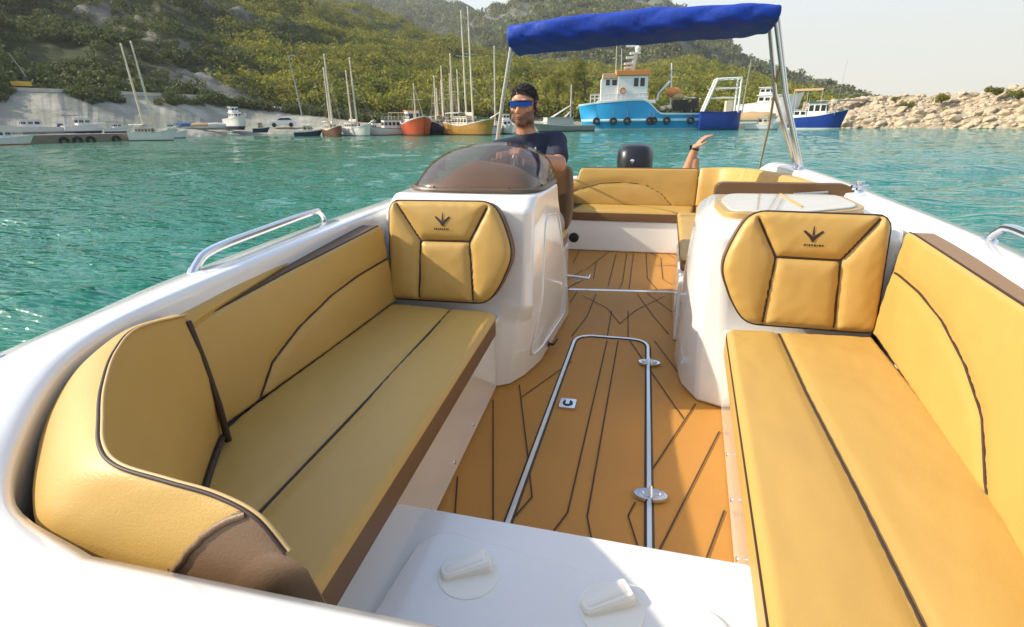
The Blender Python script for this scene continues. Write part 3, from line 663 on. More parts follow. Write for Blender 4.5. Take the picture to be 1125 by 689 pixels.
def stubble_skin(centre):
    m = SKIN.copy(); m.name = 'bearded_skin'; nt = m.node_tree; b = nt.nodes['Principled BSDF']; src = b.inputs['Base Color'].links[0].from_socket
    tc = nt.nodes.new('ShaderNodeTexCoord'); s = nt.nodes.new('ShaderNodeVectorMath'); s.operation = 'SUBTRACT'; s.inputs[1].default_value = centre; nt.links.new(tc.outputs['Object'], s.inputs[0])
    sp = nt.nodes.new('ShaderNodeSeparateXYZ'); nt.links.new(s.outputs[0], sp.inputs[0])
    def rng_(o, a0, a1):
        r = nt.nodes.new('ShaderNodeMapRange'); r.inputs[1].default_value = a0; r.inputs[2].default_value = a1; nt.links.new(sp.outputs[o], r.inputs[0]); return r
    def mul(x, y):
        q = nt.nodes.new('ShaderNodeMath'); q.operation = 'MULTIPLY'; nt.links.new(x.outputs[0], q.inputs[0]); nt.links.new(y.outputs[0], q.inputs[1]); return q
    ab = nt.nodes.new('ShaderNodeMath'); ab.operation = 'ABSOLUTE'; nt.links.new(sp.outputs[0], ab.inputs[0])
    lift = nt.nodes.new('ShaderNodeMath'); lift.operation = 'MULTIPLY_ADD'; lift.inputs[1].default_value = -.55; nt.links.new(ab.outputs[0], lift.inputs[0]); nt.links.new(sp.outputs[2], lift.inputs[2])
    r1 = nt.nodes.new('ShaderNodeMapRange'); r1.inputs[1].default_value = -.042; r1.inputs[2].default_value = -.058; nt.links.new(lift.outputs[0], r1.inputs[0])
    f = mul(mul(r1, rng_(2, -.125, -.108)), rng_(1, .03, .0))
    n = nt.nodes.new('ShaderNodeTexNoise'); n.inputs['Scale'].default_value = 220; nt.links.new(tc.outputs['Object'], n.inputs['Vector']); nr_ = nt.nodes.new('ShaderNodeMapRange'); nr_.inputs[1].default_value = .1; nr_.inputs[2].default_value = .5; nr_.inputs[4].default_value = .85; nt.links.new(n.outputs['Fac'], nr_.inputs[0])
    f = mul(f, nr_); mx = nt.nodes.new('ShaderNodeMix'); mx.data_type = 'RGBA'; mx.inputs[7].default_value = (.045,.025,.018,1); nt.links.new(src, mx.inputs[6]); nt.links.new(f.outputs[0], mx.inputs[0]); nt.links.new(mx.outputs[2], b.inputs['Base Color'])
    return m
remeshed(body, 'body', stubble_skin(hc), man, .0065, 3)
hair = MB()
for k in range(1):
    rings = []
    for i in range(13):
        th = PI*.52*i/12
        ring = []
        for j in range(28):
            ph = 2*PI*j/28; front = max(0, -math.sin(ph)); lim = 1-.36*front**2
            t = th*lim; R_ = (1.02+.02*math.sin(7*ph+3*i)+.07*front*math.exp(-((t-.62)/.3)**2))*(1-.07*(i/12)**5)
            ring.append(Hh(.075*R_*math.sin(t)*math.cos(ph), .012+.094*R_*math.sin(t)*math.sin(ph), .030+.086*R_*math.cos(t)))
        rings.append(ring)
    hair.loft(rings, 0)
for s in (-1, 1): hair.ball(Hh(s*.071,.0,.015), (.008,.024,.040), 10, rot=hr)
hair.ball(Hh(0,.075,-.01), (.058,.030,.055), 14, rot=hr)
hrng = random.Random(5)
for k in range(1300):
    ph = hrng.uniform(0, 2*PI); front = max(0, -math.sin(ph)); t = math.acos(1-hrng.random()*.93)*(1-.22*front**2)
    n_ = Vector((math.sin(t)*math.cos(ph), math.sin(t)*math.sin(ph), math.cos(t))); p0 = Vector((.074*n_.x, .012+.093*n_.y, .030+.083*n_.z))
    d_ = (n_*.8+Vector((hrng.uniform(-.5,.5), -.25+.5*hrng.random(), .45*(1 if n_.z > .3 else -.8)))).normalized(); ln = hrng.uniform(.007,.014)*(1.3 if n_.z > .55 and n_.y < .3 else .6)
    q0 = Hh(*p0); q1 = Hh(*(p0+d_*ln)); hair.tube([q0, q0.lerp(q1, .6), q1], [.0026,.0020,.0004], 4)
hair.build('hair', HAIR, man, angle=80)
lp_ = MB(); lp_.ball(Hh(0,-.0975,-.055), (.020,.006,.005), 10, rot=hr); lp_.ball(Hh(0,-.0965,-.064), (.017,.006,.005), 10, rot=hr); lp_.build('lips', LIP, man)
gl = MB(); rings = []
for u in np.linspace(-1, 1, 25):
    a = u*1.05; hgt = .0175-.007*abs(u)**2-.009*math.exp(-(u/.16)**2)
    c = Hh(.080*math.sin(a), -.016-.086*math.cos(a), .014)
    o_ = hr@Vector((math.sin(a)*.004, -math.cos(a)*.004, 0))
    dn = Vector((0,0,hgt)); up_ = Vector((0,0,.012-.005*abs(u)**3))
    rings.append([c-dn+o_, c+up_+o_, c+up_-o_, c-dn-o_])
gl.loft(rings, 0)
gl.tube([Hh(.080*math.sin(u*1.05), -.016-.090*math.cos(u*1.05), .027-.004*abs(u)**3) for u in np.linspace(-1, 1, 25)], .0052, 6, 1)
for s in (-1, 1): gl.tube([Hh(s*.070,-.058,.027), Hh(s*.079,-.01,.024), Hh(s*.080,.03,.016)], .004, 6, 1)
gl.build('sunglasses', [LENS, BLACK], man)
sh = MB()
sh.capsule(L((-.66,3.40,.50)), L((-.70,3.345,.92)), .150, .148)
sh.capsule(L((-.69,3.33,.95)), L((-.705,3.31,1.045)), .10, .070)
sh.capsule(L((-.835,3.24,.985)), L((-.545,3.40,1.025)), .068, .070)
sh.capsule(L((-.855,3.22,.985)), L((-.905,3.10,.885)), .064, .060)
sh.capsule(L((-.545,3.39,1.025)), L((-.508,3.25,.950)), .068, .064)
remeshed(sh, 'shirt', NAVY, man, .009, 4)
st = MB()
for k in range(6):
    x = -.815+.036*k; st.tube([L((x, 3.178+.006*abs(k-2.5)+.02*(k*.3), 1.005)), L((x+.006, 3.170+.006*abs(k-2.5)+.016*(k*.3), .955)), L((x+.010, 3.172+.01*(k*.3), .905))], .005, 6)
st.build('shirt_print', GREYP, man)
sh2 = MB()
for s, x in ((-1, -.76), (1, -.58)): sh2.capsule(L((x,3.36,.55)), L((x+.02*s,3.02,.535)), .10, .082)
sh2.capsule(L((-.72,3.40,.53)), L((-.60,3.40,.53)), .12, .12)
remeshed(sh2, 'shorts', KHAKI, man, .012, 3)

lounger = empty('person', (.34,5.75,.20), 0, 'person lying behind the stern backrest with only a bare raised forearm and hand showing', 'person')
ML = lounger.location
b2 = MB()
b2.ball(L((.36,5.80,.42)), (.075,.095,.10), 18); b2.capsule(L((.36,5.90,.36)), L((.38,6.05,.25)), .058, .062)
b2.capsule(L((.40,6.10,.16)), L((.46,6.55,.12)), .13, .12); b2.capsule(L((.28,6.06,.19)), L((.56,6.08,.19)), .062, .062)
b2.capsule(L((.56,6.08,.19)), L((.60,6.22,.02)), .050, .042); b2.capsule(L((.60,6.22,.02)), L((.58,6.44,.05)), .042, .028)
b2.capsule(L((.28,6.06,.19)), L((.375,5.86,.60)), .052, .050)
b2.capsule(L((.375,5.86,.60)), L((.440,5.80,.885)), .062, .036)
b2.capsule(L((.46,5.83,.60)), L((.452,5.81,.76)), .046, .036)
hand(b2, L((.438,5.80,.885)), (.62,0,.78), (-.1,1,.1), (.75,0,-.35), .55, 1.25)
for s, x in ((-1, .40), (1, .54)):
    b2.capsule(L((x,6.58,.12)), L((x+.02*s,6.88,.34)), .080, .058); b2.capsule(L((x+.02*s,6.88,.34)), L((x+.03*s,7.05,-.02)), .055, .038); b2.capsule(L((x+.03*s,7.05,-.04)), L((x+.04*s,7.18,-.02)), .036, .028)
remeshed(b2, 'body', SKIN, lounger, .0075, 3)
w2 = MB(); w2.tube([L(Vector((.4385,5.80,.872))+Vector((.034*math.cos(t), .034*math.sin(t), -.008*math.cos(t)))) for t in np.linspace(0, 2*PI, 17)], .010, 8); w2.box(L((.385,5.785,.865)), L((.405,5.815,.91))); w2.build('wristband', BLACK, lounger, angle=50)
s3 = MB(); s3.capsule(L((.40,6.10,.16)), L((.46,6.50,.12)), .142, .134); remeshed(s3, 'shirt', mat('white_cotton', (.6,.6,.58), .85), lounger, .012, 3)

# ================================================================== WORLD, SUN
SUN_DIR = Vector((-1.0, -0.20, 0)).normalized(); SUN_EL = math.radians(32)
sd_ = bpy.data.lights.new('sun', 'SUN'); sun = bpy.data.objects.new('sun', sd_); COL.objects.link(sun)
sd_.energy = 5.0; sd_.angle = math.radians(0.6); sd_.color = (1.0, 0.90, 0.73)
to_sun = Vector((SUN_DIR.x*math.cos(SUN_EL), SUN_DIR.y*math.cos(SUN_EL), math.sin(SUN_EL)))
sun.rotation_euler = to_sun.to_track_quat('Z', 'Y').to_euler(); sun.location = (-20, -5, 20)
W = bpy.data.worlds.new('World'); scene.world = W; W.use_nodes = True; nt = W.node_tree
sky = nt.nodes.new('ShaderNodeTexSky'); sky.sky_type = 'NISHITA'; sky.sun_disc = False; sky.sun_elevation = SUN_EL
sky.sun_rotation = math.atan2(SUN_DIR.x, SUN_DIR.y); sky.dust_density = 1.2; sky.air_density = 1.0; sky.ozone_density = 0.6; sky.altitude = 0
bg = nt.nodes['Background']; bg.inputs[1].default_value = 0.15; 
# pale summer haze that thickens towards the horizon
wtc = nt.nodes.new('ShaderNodeTexCoord'); wsp = nt.nodes.new('ShaderNodeSeparateXYZ'); nt.links.new(wtc.outputs['Generated'], wsp.inputs[0])
wr_ = nt.nodes.new('ShaderNodeMapRange'); wr_.interpolation_type = 'SMOOTHSTEP'; wr_.inputs[1].default_value = .08; wr_.inputs[2].default_value = .46; wr_.inputs[3].default_value = .95; wr_.inputs[4].default_value = .15; nt.links.new(wsp.outputs[2], wr_.inputs[0])
wr2 = nt.nodes.new('ShaderNodeMapRange'); wr2.inputs[1].default_value = 0; wr2.inputs[2].default_value = .32; nt.links.new(wsp.outputs[2], wr2.inputs[0])
hz = nt.nodes.new('ShaderNodeMix'); hz.data_type = 'RGBA'; hz.inputs[6].default_value = (4.0, 3.80, 3.30, 1); hz.inputs[7].default_value = (3.25, 3.65, 3.85, 1); nt.links.new(wr2.outputs[0], hz.inputs[0])
wm = nt.nodes.new('ShaderNodeMix'); wm.data_type = 'RGBA'; nt.links.new(wr_.outputs[0], wm.inputs[0]); vm = nt.nodes.new('ShaderNodeVectorMath'); vm.operation = 'SCALE'; vm.inputs['Scale'].default_value = 1.6; nt.links.new(sky.outputs[0], vm.inputs[0]); nt.links.new(vm.outputs[0], wm.inputs[6]); nt.links.new(hz.outputs[2], wm.inputs[7]); nt.links.new(wm.outputs[2], bg.inputs[0])
vs_ = scene.view_settings; vs_.view_transform = 'Standard'; vs_.look = 'None'; vs_.exposure = 0.58; vs_.gamma = 1; vs_.use_curve_mapping = False
cy = scene.cycles; cy.max_bounces = 8; cy.transparent_max_bounces = 12; cy.caustics_reflective = False; cy.caustics_refractive = False

# ================================================================== WATER
CREST = 32
def water_material():
    m = bpy.data.materials.new('sea_water'); m.use_nodes = True; nt = m.node_tree; b = nt.nodes['Principled BSDF']
    b.inputs['Roughness'].default_value = 0.03; b.inputs['IOR'].default_value = 1.33
    geo = nt.nodes.new('ShaderNodeNewGeometry'); sep = nt.nodes.new('ShaderNodeSeparateXYZ'); nt.links.new(geo.outputs['Position'], sep.inputs[0])
    # sky reflection put into the base colour: green on the left, teal on the right
    mr = nt.nodes.new('ShaderNodeMapRange'); mr.inputs[1].default_value = -16; mr.inputs[2].default_value = 9
    ny = nt.nodes.new('ShaderNodeTexNoise'); ny.inputs['Scale'].default_value = 0.06; nt.links.new(geo.outputs['Position'], ny.inputs['Vector'])
    ad = nt.nodes.new('ShaderNodeMath'); ad.operation = 'MULTIPLY_ADD'; ad.inputs[1].default_value = 10; nt.links.new(ny.outputs['Fac'], ad.inputs[0]); nt.links.new(sep.outputs[0], ad.inputs[2])
    nt.links.new(ad.outputs[0], mr.inputs[0])
    mx = nt.nodes.new('ShaderNodeMix'); mx.data_type = 'RGBA'; mx.inputs[6].default_value = (0.0, 0.100, 0.027, 1); mx.inputs[7].default_value = (0.004, 0.160, 0.120, 1)
    nt.links.new(mr.outputs[0], mx.inputs[0]); nt.links.new(mx.outputs[2], b.inputs['Base Color'])
    mp = nt.nodes.new('ShaderNodeMapping'); mp.inputs['Scale'].default_value = (0.62, 2.3, 1); mp.inputs['Rotation'].default_value = (0, 0, math.radians(-CREST))
    nt.links.new(geo.outputs['Position'], mp.inputs['Vector'])
    hs = []
    for sc, dt, w in ((2.2, 2.5, 1.0), (6.5, 2, 0.30)):
        n = nt.nodes.new('ShaderNodeTexNoise'); n.inputs['Scale'].default_value = sc; n.inputs['Detail'].default_value = dt; n.inputs['Distortion'].default_value = 0.25
        nt.links.new(mp.outputs[0], n.inputs['Vector'])
        q = nt.nodes.new('ShaderNodeMath'); q.operation = 'MULTIPLY'; q.inputs[1].default_value = w; nt.links.new(n.outputs['Fac'], q.inputs[0]); hs.append(q)
    s = nt.nodes.new('ShaderNodeMath'); s.operation = 'ADD'; nt.links.new(hs[0].outputs[0], s.inputs[0]); nt.links.new(hs[1].outputs[0], s.inputs[1])
    bp = nt.nodes.new('ShaderNodeBump'); bp.inputs['Strength'].default_value = 1.0; bp.inputs['Distance'].default_value = 0.13
    nt.links.new(s.outputs[0], bp.inputs['Height']); nt.links.new(bp.outputs[0], b.inputs['Normal'])
    return m
na, nr = 520, 340
az = np.linspace(-PI*.62, PI*.62, na); Rr = np.r_[0.6, np.geomspace(1.0, 160, nr-2), 1440]
A, RR = np.meshgrid(az, Rr); X = RR*np.sin(A); Y = RR*np.cos(A)
Z = np.zeros_like(X); wr_rng = np.random.default_rng(3)
for k in range(34):
    lam = wr_rng.uniform(.35, 2.6); th = math.radians(wr_rng.normal(CREST+90, 18)); ph = wr_rng.uniform(0, 6.28)
    kx, ky = math.cos(th)*2*PI/lam, math.sin(th)*2*PI/lam
    Z += 0.0058*lam**.9*np.sin(kx*X+ky*Y+ph)*np.clip(lam*14/np.maximum(RR, 1), 0, 1)
Z *= np.clip((200-RR)/100, 0, 1)
Vw = np.stack([X, Y, WATER+Z], -1).reshape(-1, 3)
ii = (np.arange(nr-1)[:, None]*na+np.arange(na-1)[None]).ravel()
water = fast_mesh('water', Vw, np.stack([ii, ii+1, ii+na+1, ii+na], 1), water_material(), smooth=True); tag(water, kind='structure')
mb = MB(); mb.add([(-1445,-1445,-6),(1445,-1445,-6),(1445,1445,-6),(-1445,1445,-6)], [(0,1,2,3)]); sb_ = mb.build('seabed', mat('sand', (.2,.2,.14), .9), smooth=False); tag(sb_, kind='structure')

# ================================================================== LAND
def fbm(P, sc, oct_=5, seed=0.0):
    return np.array([mnoise.fractal(Vector((p[0]*sc+seed, p[1]*sc-seed, p[2]*sc*.5)), 0.9, 2.1, oct_) for p in P])
def land_material(name, veg, rock, soil, sc=.05, rockiness=.5, mott=.55):
    m = bpy.data.materials.new(name); m.use_nodes = True; nt = m.node_tree; b = nt.nodes['Principled BSDF']; b.inputs['Roughness'].default_value = .95; b.inputs['Specular IOR Level'].default_value = .1
    geo = nt.nodes.new('ShaderNodeNewGeometry')
    def noise_(s, d=8, w=.6):
        n = nt.nodes.new('ShaderNodeTexNoise'); n.inputs['Scale'].default_value = s; n.inputs['Detail'].default_value = d; n.inputs['Roughness'].default_value = w; nt.links.new(geo.outputs['Position'], n.inputs['Vector']); return n
    def ramp(n, a, b_):
        r = nt.nodes.new('ShaderNodeMapRange'); r.inputs[1].default_value = a; r.inputs[2].default_value = b_; nt.links.new(n.outputs['Fac'], r.inputs[0]); return r
    m1 = nt.nodes.new('ShaderNodeMix'); m1.data_type = 'RGBA'; m1.inputs[6].default_value = (*rock, 1); m1.inputs[7].default_value = (*soil, 1); nt.links.new(ramp(noise_(sc*.5), .42, .6).outputs[0], m1.inputs[0])
    m2 = nt.nodes.new('ShaderNodeMix'); m2.data_type = 'RGBA'; m2.inputs[7].default_value = (*veg, 1); nt.links.new(m1.outputs[2], m2.inputs[6])
    nt.links.new(ramp(noise_(sc), .42+.2*(rockiness-.5), .54+.2*(rockiness-.5)).outputs[0], m2.inputs[0])
    m3 = nt.nodes.new('ShaderNodeMix'); m3.data_type = 'RGBA'; m3.blend_type = 'MULTIPLY'; m3.inputs[0].default_value = mott; nt.links.new(m2.outputs[2], m3.inputs[6])
    r3 = ramp(noise_(sc*5), .25, .75); cr = nt.nodes.new('ShaderNodeCombineColor'); 
    for k in range(3): nt.links.new(r3.outputs[0], cr.inputs[k])
    nt.links.new(cr.outputs[0], m3.inputs[7]); nt.links.new(m3.outputs[2], b.inputs['Base Color'])
    bp = nt.nodes.new('ShaderNodeBump'); bp.inputs['Strength'].default_value = .8; bp.inputs['Distance'].default_value = .05/sc; nt.links.new(noise_(sc*3, 5, .55).outputs['Fac'], bp.inputs['Height']); nt.links.new(bp.outputs[0], b.inputs['Normal'])
    return m
def interp_ridge(pts, xs):
    P = np.array(pts, float); return [np.interp(xs, P[:, 0], P[:, k]) for k in range(1, P.shape[1])]
HILLS = {}
def hill(name, ridge, foot, m, nx=150, nt_=44, rough=.08, power=1.0, seed=1.0, crag=.0, dy=0):
    """ridge: (bearing as photo column, skyline row, range m); foot: (bearing column, range m, height m above the water)"""
    ridge = [(q[0], q[1]+dy, q[2]) for q in ridge]; xs = np.linspace(ridge[0][0], ridge[-1][0], nx); ry, rR = interp_ridge(ridge, xs); fR, fz = interp_ridge(foot, xs)
    G_ = np.zeros((nt_, nx, 3))
    for i, x in enumerate(xs):
        pr = at_range(x, ry[i], rR[i]); d = Vector((pr.x, pr.y)).normalized(); zf = WATER+fz[i]
        for j in range(nt_):
            t = j/(nt_-9); 
            if t <= 1: R = fR[i]+(rR[i]-fR[i])*t; z = zf+(pr.z-zf)*t**power
            else: R = rR[i]+(rR[i]-fR[i])*(t-1)*1.2; z = pr.z-(pr.z-zf)*((t-1)*2.0)**1.4*.7
            G_[j, i] = (d.x*R, d.y*R, z)
    P = G_.reshape(-1, 3); H_ = max(np.ptp(P[:, 2]), 10); T = np.repeat(np.arange(nt_)/(nt_-9), nx)
    w = np.clip(T*(1.15-T)*3.2, 0, 1)
    n1 = fbm(P, 4.0/H_, 5, seed); n2 = np.abs(fbm(P, 9.0/H_, 4, seed+9))
    P[:, 2] += H_*rough*n1*w*1.5 - crag*H_*n2*w
    ii = (np.arange(nt_-1)[:, None]*nx+np.arange(nx-1)[None]).ravel()
    o = fast_mesh(name, P, np.stack([ii, ii+1, ii+nx+1, ii+nx], 1), m, smooth=True); tag(o, kind='structure')
    HILLS[name if name not in HILLS else name+'_'] = P.reshape(nt_, nx, 3); return o, P.reshape(nt_, nx, 3)

shore_px = [(-420,185),(-200,168),(0,157),(75,155.5),(150,152.5),(200,151),(260,148.4),(330,147.2),(400,147),(470,146.4),(520,145.9),(600,143.4),(640,142.3),(700,141.2),(810,140.8),(900,139.6),(1010,138.5)]
def bank(x):                                   # range of the water's edge and height of the road terrace on a bearing
    p = on_z(x, np.interp(x, *np.array(shore_px).T), WATER); R0 = max(math.hypot(p.x, p.y), 34)
    el = np.interp(x, [-420,0,150,250,330,400,430], [93,99,104,108.5,120,133,137])
    return R0, (max(1.5, at_range(x, el, R0+22).z-WATER) if x < 430 else 1.5)
ROCKV = land_material('rocky_hillside', (.060,.070,.030), (.25,.235,.195), (.27,.20,.115), .045, .5, .6)
WOODV = land_material('wooded_hillside', (.050,.070,.018), (.20,.19,.15), (.14,.13,.06), .03, .25)
FARV = land_material('distant_hillside', (.045,.065,.030), (.20,.20,.18), (.11,.12,.07), .012, .35)
_, hA = hill('far_hill', [(230,-60,1000),(430,-3,1000),(470,2,1000),(500,5,1000),(507,6,1000),(519,12,1000),(538,15.5,1000),(560,22,1000),(600,40,980),(680,70,950)], [(230,420,2),(680,420,2)], FARV, 130, 40, .05, 1, 3)
_, hB = hill('far_hill', [(470,70,700),(505,30,700),(538,14,700),(553,9,700),(565,3,700),(600,-10,700),(640,-18,700),(680,-15,700),(720,-6,700),(745,6,700),(776,34,690),(800,50,680),(816,64,670),(846,77,660),(885,93,640),(930,112,620),(985,127,600)], [(470,330,2),(985,330,1)], FARV, 170, 44, .05, .9, 5)
_, hC = hill('wooded_hill', [(200,-90,430),(330,-25,420),(400,2,400),(416,9,395),(446,21,385),(483,33,370),(532,46,350),(562,56,340),(600,64,320),(640,84,300),(690,112,280)], [(200,118,3),(420,112,1.6),(690,118,1.4)], WOODV, 170, 50, .04, .95, 7, dy=10)
_, hD = hill('wooded_hill', [(560,76,330),(600,64,330),(650,67,330),(680,72,330),(720,66,330),(760,60,330),(800,70,320),(840,84,310),(890,97,290),(940,120,270),(980,128,250)], [(560,125,1.4),(980,120,1.4)], WOODV, 150, 44, .05, 1.0, 11, dy=6)
_, hE = hill('rocky_hill', [(-420,-170,270),(-250,-150,270),(-100,-110,268),(60,-75,262),(150,-60,258),(240,-26,245),(291,3,232),(355,34,205),(400,73,170),(440,106,142),(475,128,126)], [(x, bank(x)[0]+27, bank(x)[1]-.5) for x in (-420,-300,-200,-100,0,75,150,240,290,330,370,420,475)], ROCKV, 190, 60, .06, 1.0, 13, .035, dy=6)

# shore strip: water edge, beach, grey embankment, road terrace
xs = np.linspace(-420, 1010, 260); sy = np.interp(xs, *np.array(shore_px).T)
eline = np.interp(xs, [-420,0,150,250,330,400,430], [93,99,104,108.5,120,133,137])
V_ = []; rows = 9; TOPS = []
for i, x in enumerate(xs):
    p = on_z(x, sy[i], WATER); R0 = math.hypot(p.x, p.y); R0 = max(R0, 34); d = Vector((p.x, p.y)).normalized(); e = max(1.5, at_range(x, eline[i], R0+22).z-WATER) if x < 430 else 1.5; TOPS.append((d.x*(R0+21.9), d.y*(R0+21.9), WATER+e))
    for R, z in ((R0-4, -1.2), (R0, -.05), (R0+2, .45), (R0+6, .9), (R0+8, 1.1), (R0+15, 1.1+.47*(e-1.1)), (R0+22, e), (R0+28, e+.05), (R0+60, e+.4)):
        V_.append((d.x*R, d.y*R, WATER+z+random.uniform(-.06, .06)))
V_ = np.array(V_); nxs = len(xs)
ii = (np.arange(nxs-1)[:, None]*rows+np.arange(rows-1)[None]).ravel()
CONC = land_material('grey_bank', (.26,.255,.20), (.38,.36,.30), (.34,.31,.25), .25, .45, .15)
shore = fast_mesh('shore', V_, np.stack([ii, ii+rows, ii+rows+1, ii+1], 1), CONC); tag(shore, kind='structure')
# road wall on the terrace
mb = MB(); rp = []
rp = [TOPS[k] for k in range(len(xs)) if xs[k] < 258]
rp = [Vector(p) for p in resample(rp, 60)]
mb.loft([[p+Vector((0,0,-.5)), p+Vector((0,0,.42)), p+Vector((-.1,.35,.42)), p+Vector((-.1,.35,-.5))] for p in rp])
rw = mb.build('road_wall', mat('pale_concrete', (.50,.46,.38), .9, var=.15, vscale=.8), smooth=False); tag(rw, 'long pale low wall along the road above the grey bank', 'wall')

# ------------------------------------------------------------------ foliage
def leaf_mat(name, a, b_):
    m = bpy.data.materials.new(name); m.use_nodes = True; nt = m.node_tree; b = nt.nodes['Principled BSDF']; b.inputs['Roughness'].default_value = .75; b.inputs['Specular IOR Level'].default_value = .2
    geo = nt.nodes.new('ShaderNodeNewGeometry'); n = nt.nodes.new('ShaderNodeTexNoise'); n.inputs['Scale'].default_value = .14; n.inputs['Detail'].default_value = 3; nt.links.new(geo.outputs['Position'], n.inputs['Vector'])
    ad = nt.nodes.new('ShaderNodeMath'); ad.operation = 'MULTIPLY_ADD'; ad.inputs[1].default_value = .45; nt.links.new(geo.outputs['Random Per Island'], ad.inputs[0])
    q = nt.nodes.new('ShaderNodeMapRange'); q.inputs[1].default_value = .35; q.inputs[2].default_value = .65; q.inputs[4].default_value = .6; nt.links.new(n.outputs['Fac'], q.inputs[0]); nt.links.new(q.outputs[0], ad.inputs[2]); tr_ = nt.nodes.new('ShaderNodeBsdfTranslucent')
    mx = nt.nodes.new('ShaderNodeMix'); mx.data_type = 'RGBA'; mx.inputs[6].default_value = (*a, 1); mx.inputs[7].default_value = (*b_, 1); nt.links.new(ad.outputs[0], mx.inputs[0]); nt.links.new(mx.outputs[2], b.inputs['Base Color']); nt.links.new(mx.outputs[2], tr_.inputs[0])
    ms = nt.nodes.new('ShaderNodeMixShader'); ms.inputs[0].default_value = .35; nt.links.new(b.outputs[0], ms.inputs[1]); nt.links.new(tr_.outputs[0], ms.inputs[2]); nt.links.new(ms.outputs[0], nt.nodes['Material Output'].inputs[0])
    return m
LEAF_SHADE = leaf_mat('shaded_maquis_leaves', (.042,.066,.020), (.135,.150,.048))  # darker copy: shade on the left hill is put into the leaf colour
LEAF_LIT = leaf_mat('sunlit_pine_leaves', (.080,.120,.016), (.350,.310,.045))  # brighter, yellower copy: sunlight on the wooded slopes is put into the colour
LEAF_FAR = leaf_mat('distant_leaves', (.075,.105,.04), (.20,.20,.075))
def leaf_quads(C, Rad, K, q, flat_=.75, seed=0):
    r = np.random.default_rng(seed); N = len(C)
    D = r.normal(size=(N, K, 3)); D /= np.linalg.norm(D, axis=-1, keepdims=True)
    rad = r.uniform(.45, 1.0, (N, K, 1))**.6
    lob = 1+.28*np.sin(D[..., :1]*5+r.uniform(0, 6, (N, 1, 1)))*np.cos(D[..., 1:2]*4+r.uniform(0, 6, (N, 1, 1)))
    P = C[:, None]+D*rad*lob*Rad[:, None, None]*np.array([1, 1, flat_])
    nrm = D+r.normal(scale=.55, size=(N, K, 3)); nrm /= np.linalg.norm(nrm, axis=-1, keepdims=True)
    a = np.cross(nrm, r.normal(size=(N, K, 3))); a /= np.linalg.norm(a, axis=-1, keepdims=True); b = np.cross(nrm, a)
    s = (q*Rad)[:, None, None]*r.uniform(.6, 1.3, (N, K, 1))
    Q = np.stack([P-a*s-b*s*.6, P+a*s-b*s*.7, P+a*s*.8+b*s*.6, P-a*s*.7+b*s*.7], 2).reshape(-1, 3)
    F_ = np.arange(len(Q)).reshape(-1, 4); return Q, F_
def scatter(Gd, n, tmin, tmax, rmin, rmax, seed, thr=-.1, sc=.03, zoff=.5):
    r = np.random.default_rng(seed); nt_, nx, _ = Gd.shape; out = []; rad = []
    while len(out) < n:
        t = r.uniform(tmin, tmax)*(nt_-9); s = r.uniform(0, nx-1.01); j = int(t); i = int(s); ft, fs = t-j, s-i
        p = (Gd[j, i]*(1-ft)*(1-fs)+Gd[j, i+1]*(1-ft)*fs+Gd[j+1, i]*ft*(1-fs)+Gd[j+1, i+1]*ft*fs)
        if mnoise.noise(Vector(p)*sc) < thr+r.normal()*.12 and r.random() > .06: continue
        R = r.uniform(rmin, rmax); out.append(p+np.array([0, 0, R*zoff])); rad.append(R)
    return np.array(out), np.array(rad)
def wood(name, Gd, n, tr, rr_, K, q, m, seed, thr=-.1, sc=.03):
    C, Rd = scatter(Gd, n, tr[0], tr[1], rr_[0], rr_[1], seed, thr, sc)
    Q, F_ = leaf_quads(C, Rd, K, q, .75, seed); o = fast_mesh(name, Q, F_, m); tag(o, kind='stuff'); return o
wood('hillside_scrub', hE, 4300, (.0, 1.02), (.6, 1.9), 100, .135, LEAF_SHADE, 21, -.24, .06)
wood('roadside_scrub', hE, 420, (.0, .12), (.6, 1.5), 110, .135, LEAF_SHADE, 27, -.15, .06)
wood('hillside_wood', hC, 5200, (.02, 1.02), (1.1, 3.0), 110, .11, LEAF_LIT, 22, -.22, .02)
wood('hillside_wood', hD, 3400, (.05, 1.02), (1.1, 2.8), 110, .11, LEAF_LIT, 23, -.25, .02)
wood('distant_wood', hB, 3000, (.05, 1.02), (2.6, 6.0), 50, .19, LEAF_FAR, 24, -.2, .012)
wood('distant_wood', hA, 1800, (.1, 1.02), (4, 8.5), 40, .2, LEAF_FAR, 25, -.2, .01)
# bank shrubs between wall and beach
C = []; Rd = []
r = np.random.default_rng(31)
for k in range(900):
    x = r.uniform(-300, 420); i = int(np.interp(x, xs, np.arange(nxs))); t = r.uniform(0, 1)
    a = V_[i*rows+5]*.55+V_[i*rows+6]*.45; b = V_[i*rows+6]; p = a*(1-t)+b*t
    if mnoise.noise(Vector(p)*.12) < -.05: continue
    R = r.uniform(.35, 1.0)*(1.5 if x > 230 else 1); C.append(p+np.array([0,0,R*.4])); Rd.append(R)
Q, F_ = leaf_quads(np.array(C), np.array(Rd), 110, .13, .8, 5); tag(fast_mesh('bank_scrub', Q, F_, LEAF_SHADE), kind='stuff')

